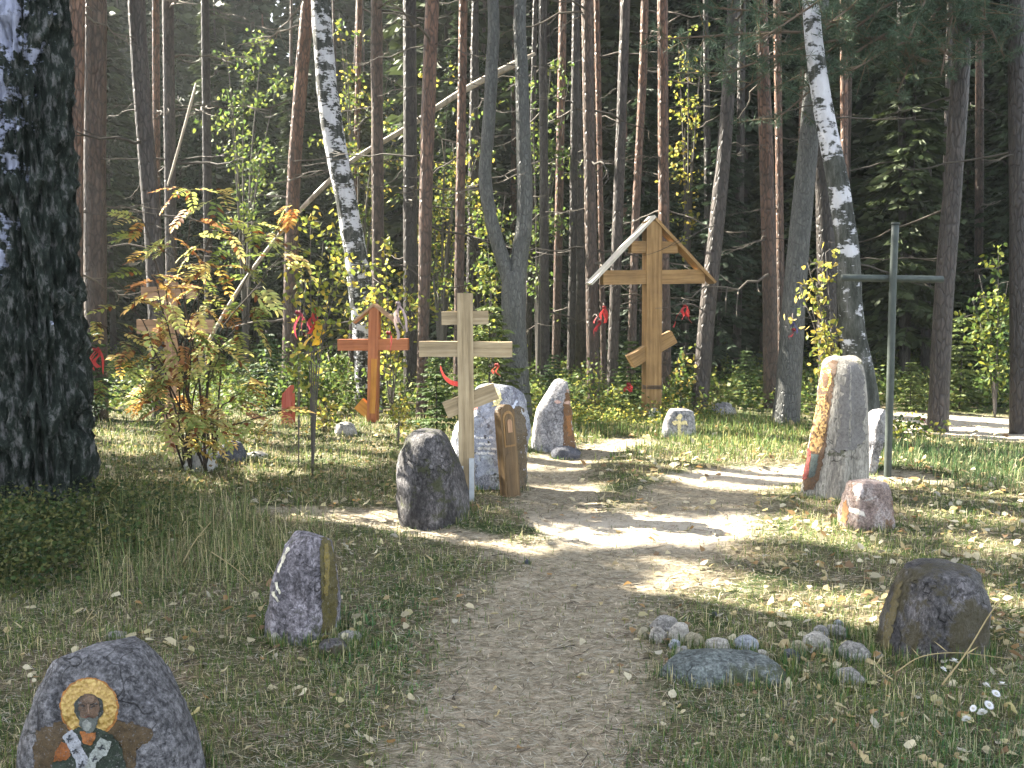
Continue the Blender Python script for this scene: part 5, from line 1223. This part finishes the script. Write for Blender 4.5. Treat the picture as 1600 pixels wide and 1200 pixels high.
def fallen():
    n = 12000; x, y, r = on_ground(n, 2.7, 13.5, seed=31); p = pathmask(x, y)
    d = fbm(np.stack([x * .9, y * .9, 0 * x], -1), 33, 3)
    right = np.clip((x - .2) / 1.2, 0, 1)
    k = r.random(n) < np.clip((.17 + .95 * right + 1.0 * d) * (1 - .72 * p) * np.clip(.35 + (y - 3) * .16, .33, 1), .02, 1)
    x, y = x[k], y[k]; inside = np.abs(x) < .5 * y
    o = np.argsort(np.where(inside, y, 99)); x, y = x[o], y[o]
    kinds = {}
    for i in range(300):
        ki = int(r.integers(0, 18)); me = SHP[ki][0]; ob_ = obj('fallen_leaf', me, None, None, (x[i], y[i], gz1(x[i], y[i]) + .012 + .02 * r.random() * (pathmask(x[i:i + 1], y[i:i + 1])[0] < .3)))
        ob_.rotation_euler = (r.normal(0, .4), r.normal(0, .4), r.uniform(0, 6.28)); s = r.uniform(.4, 1.12); ob_.scale = (s, s, s)
        ck = ki % 9; hue = {5: 'orange brown', 7: 'dark brown', 6: 'greyish', 3: 'tan', 4: 'yellow tan'}.get(ck, 'pale cream')
        near = min(MARKS, key=lambda m_: (x[i] - m_[1]) ** 2 + (y[i] - m_[2]) ** 2)[0]
        tag(ob_, ('curled ' if s > .8 else 'small ') + hue + ' fallen leaf lying ' + near, 'leaf', 'dry leaves scattered over the ground')
    x, y = x[300:], y[300:]; n = len(x); z = gz(x, y) + .014 + .02 * r.random(n)
    a = r.uniform(0, 6.28, n); L = r.uniform(.035, .065, n) * np.clip(y / 7, 1, 1.35); t = r.normal(0, .3, n)
    U = np.stack([np.cos(a), np.sin(a), t], -1) * L[:, None]; Vv = np.stack([-np.sin(a), np.cos(a), r.normal(0, .45, n)], -1) * (L * .36)[:, None]
    c = np.array(LC)[r.integers(0, len(LC), n)] * r.uniform(.75, 1.15, (n, 1))
    V, q, c = ovate(np.stack([x, y, z], -1), U, Vv, c)
    tag(obj('leaf_litter', mesh_np('leaf_litter', V, q, None, c), M['leaf']), kind='stuff')
fallen()

def herbs(name, n, region, h, size, cols, seed, y0, y1, px=(None, None), per=7, mat='leaf'):
    x, y, r = on_ground(n, y0, y1, *px, seed=seed); k = (r.random(n) < region(x, y)) & (pathmask(x, y) < .35); x, y = x[k], y[k]; n = len(x); z = gz(x, y)
    hh = h * r.uniform(.4, 1.2, n); C = np.repeat(np.stack([x, y, z], -1), per, 0); N = n * per; t = r.random(N)
    C = C + np.stack([r.normal(0, .05, N), r.normal(0, .05, N), t * np.repeat(hh, per)], -1)
    D = unit(N, r); D[:, 2] = D[:, 2] * .4; s = size * r.uniform(.6, 1.3, (N, 1)); U = D / np.linalg.norm(D, axis=1)[:, None] * s; Vv = perp(U, r) * s * .33
    c = np.array(cols)[r.integers(0, len(cols), N)] * r.uniform(.6, 1.3, (N, 1)); V, q, c = leaves(C, U, Vv, c)
    st = np.stack([x, y, z], -1); U2 = np.stack([r.normal(0, .03, n), r.normal(0, .03, n), hh], -1); V2, q2, c2 = leaves(st, U2, np.stack([0 * x + .002, 0 * x, 0 * x], -1), np.array((.09, .10, .04)))
    V = np.vstack([V, V2]); q = np.vstack([q, q2 + len(c)]); c = np.vstack([c, c2])
    tag(obj(name, mesh_np(name, V, q, None, c), M[mat]), kind='stuff')
herbs('bilberry_ground_cover', 3600, lambda x, y: np.clip(1.2 - np.hypot((x + 3.35) / 1.1, (y - 6.7) / 1.5), 0, 1), .24, .034, [(.03, .055, .02), (.05, .08, .025), (.08, .10, .035), (.14, .14, .05)], 41, 5, 9, (-160, 330), 14)
herbs('forest_undergrowth', 16000, lambda x, y: np.clip((y - 13.6) / 2, 0, 1) * .85, .42, .075, GR + [(.05, .08, .03), (.16, .17, .05)], 42, 12.5, 30, per=9)
herbs('sunny_herbs', 900, lambda x, y: np.clip(1.3 - np.hypot((x - 1.3) / 1.5, (y - 13.9) / 1.1), 0, 1), .26, .045, GR + YG + YL[2:3], 43, 12, 16, (830, 1120), 14)
herbs('right_herbs', 260, lambda x, y: 0 * x + .8, .3, .06, GR + YG[:2], 44, 11.5, 14.5, (1320, 1480), 12)
herbs('left_herbs', 1600, lambda x, y: (pathmask(x, y) < .2) * .6, .11, .04, [(.07, .09, .04), (.10, .12, .05), (.16, .16, .08), (.26, .20, .10), (.06, .08, .035)], 45, 8, 13.5, (120, 720), 5)

# white flowers, dry stalks
def flower_parts():
    m = MB(); r = np.random.default_rng(5)
    for k in range(22):
        a = k / 22 * 6.283; d = np.array((math.cos(a), math.sin(a), .25)); s = np.array((-math.sin(a), math.cos(a), 0)) * .0035
        m.add([d * .004, d * .012 + s, d * .021 + (0, 0, -.003), d * .012 - s], [[0, 1, 2, 3]], col=(.80, .80, .84))
    for k in range(12):
        a = k / 12 * 6.283; d = np.array((math.cos(a), math.sin(a), 1.0)); s = np.array((-math.sin(a), math.cos(a), 0)) * .003
        m.add([d * .002, d * .007 + s, d * .013, d * .007 - s], [[0, 1, 2, 3]], col=(.74, .74, .78))
    me = m.mesh('petals'); me.materials.append(M['petal'])
    d = MB(); t = np.linspace(0, 6.283, 9); d.add(*tube(np.array([(0, 0, .001), (0, 0, .006), (0, 0, .009)]), np.array((.006, .007, .003)), 9), col=(.45, .44, .36)); de = d.mesh('flower_centre'); de.materials.append(M['litter'])
    return me, de
PET, CEN = flower_parts()
FL = [('topmost white flower beside the mossy boulder', 1491, 1034, 1.25), ('small white flower just below the topmost one', 1474, 1046, .9), ('grey white flower, left one of the middle cluster', 1541, 1071, 1.0), ('white flower, upper right in the middle cluster', 1566, 1070, 1.2), ('white flower, lowest of the middle cluster', 1556, 1084, 1.1),
      ('white flower at the top of the lower cluster', 1545, 1102, 1.2), ('dull flower at the left of the lower cluster', 1521, 1107, .9), ('large white flower in the middle of the lower cluster', 1535, 1114, 1.3), ('lowest white flower, at the left under the lower cluster', 1510, 1124, 1.1)]
for k, (lb, px, py, s) in enumerate(FL):
    Y = 4.05 - .004 * (py - 1034); h = pt(px, py, Y); gx = h.x + rnd.uniform(-.06, .10); gy = Y + rnd.uniform(-.04, .1); g0 = gz1(gx, gy); h.z = max(h.z, g0 + .07)
    root = thing('white_flower', lb, 'flower', (gx, gy, g0), 'white flowers in the grass at the right'); rel = h - Vector((gx, gy, g0))
    m = MB(); m.add(*tube(spline(np.array([(0, 0, 0), (rel.x * .3, rel.y * .3, rel.z * .6), tuple(rel)]), 8), np.linspace(.0022, .0014, 8), 5), col=(.09, .12, .04)); obj('stem', m.mesh('stem'), M['litter'], root)
    p = obj('petals', PET, None, root, rel); p.rotation_euler = (rnd.uniform(.3, 1.0), rnd.uniform(-.5, .5), rnd.uniform(0, 6)); s *= .82; p.scale = (s, s, s)
    c = obj('flower_centre', CEN, None, root, rel); c.rotation_euler = p.rotation_euler; c.scale = (s, s, s)
def stalk(label, pts, Y0, Y1, w=.004):
    n = len(pts); P = np.array([tuple(pt(x, y, Y0 + (Y1 - Y0) * k / (n - 1))) for k, (x, y) in enumerate(pts)]); K = spline(P, 20); b = Vector(K[0]); m = MB()
    m.add(*tube(K, np.linspace(w, w * .4, 20), 5), col=(.36, .29, .16))
    for i in (6, 11, 15): 
        d = np.array((rnd.uniform(-1, 1), rnd.uniform(-.5, .5), .6)) * .07; m.add(*leaves(np.array([K[i]]), np.array([d]), np.array([[0, .002, .003]]))[:2], col=(.34, .28, .15))
    tag(obj('dry_stalk', m.mesh('dry_stalk', b), M['litter'], None, b), label, 'grass stalk')
stalk('long dry straw leaning right past the mossy boulder', [(1472, 1070), (1510, 1020), (1550, 955), (1590, 905)], 3.95, 3.9)
stalk('dry straw bent low across the front of the mossy boulder', [(1400, 1050), (1440, 1026), (1500, 1020), (1580, 1030)], 4.05, 3.95, .003)
stalk('dry straw slanting down left of the white flowers', [(1395, 1062), (1378, 1050), (1362, 1030)], 3.95, 4.0, .003)
stalk('thick dry straw slanting up through the tall grass left of the path', [(285, 880), (305, 845), (330, 815)], 6.0, 6.1, .005)
stalk('dry straw slanting beside the painted granite stone', [(124, 985), (138, 965), (148, 948)], 4.9, 5.0, .003)
stalk('thin dry straw arching over the grass near the lilac pointed stone', [(330, 862), (370, 890), (405, 925), (412, 940)], 5.7, 5.6, .003)

# ---------------------------------------------------------------- thin haze added to lift the darks with a lens-like veil
def haze():
    bm = bmesh.new(); bmesh.ops.create_cube(bm, size=1.0)
    for v in bm.verts: v.co = Vector((v.co.x * 160, 31 + v.co.y * 86, 14.25 + v.co.z * 30.5))
    me = bpy.data.meshes.new('haze'); bm.to_mesh(me); bm.free()
    m = bpy.data.materials.new('veil_haze'); m.use_nodes = True; t = m.node_tree; t.nodes.remove(t.nodes['Principled BSDF'])
    v = t.nodes.new('ShaderNodeVolumePrincipled'); v.inputs['Color'].default_value = (.86, .92, .92, 1); v.inputs['Density'].default_value = HAZE; v.inputs['Anisotropy'].default_value = .35
    t.links.new(v.outputs[0], t.nodes['Material Output'].inputs['Volume'])
    tag(obj('haze', me, m), kind='stuff')
HAZE = .0007
haze()
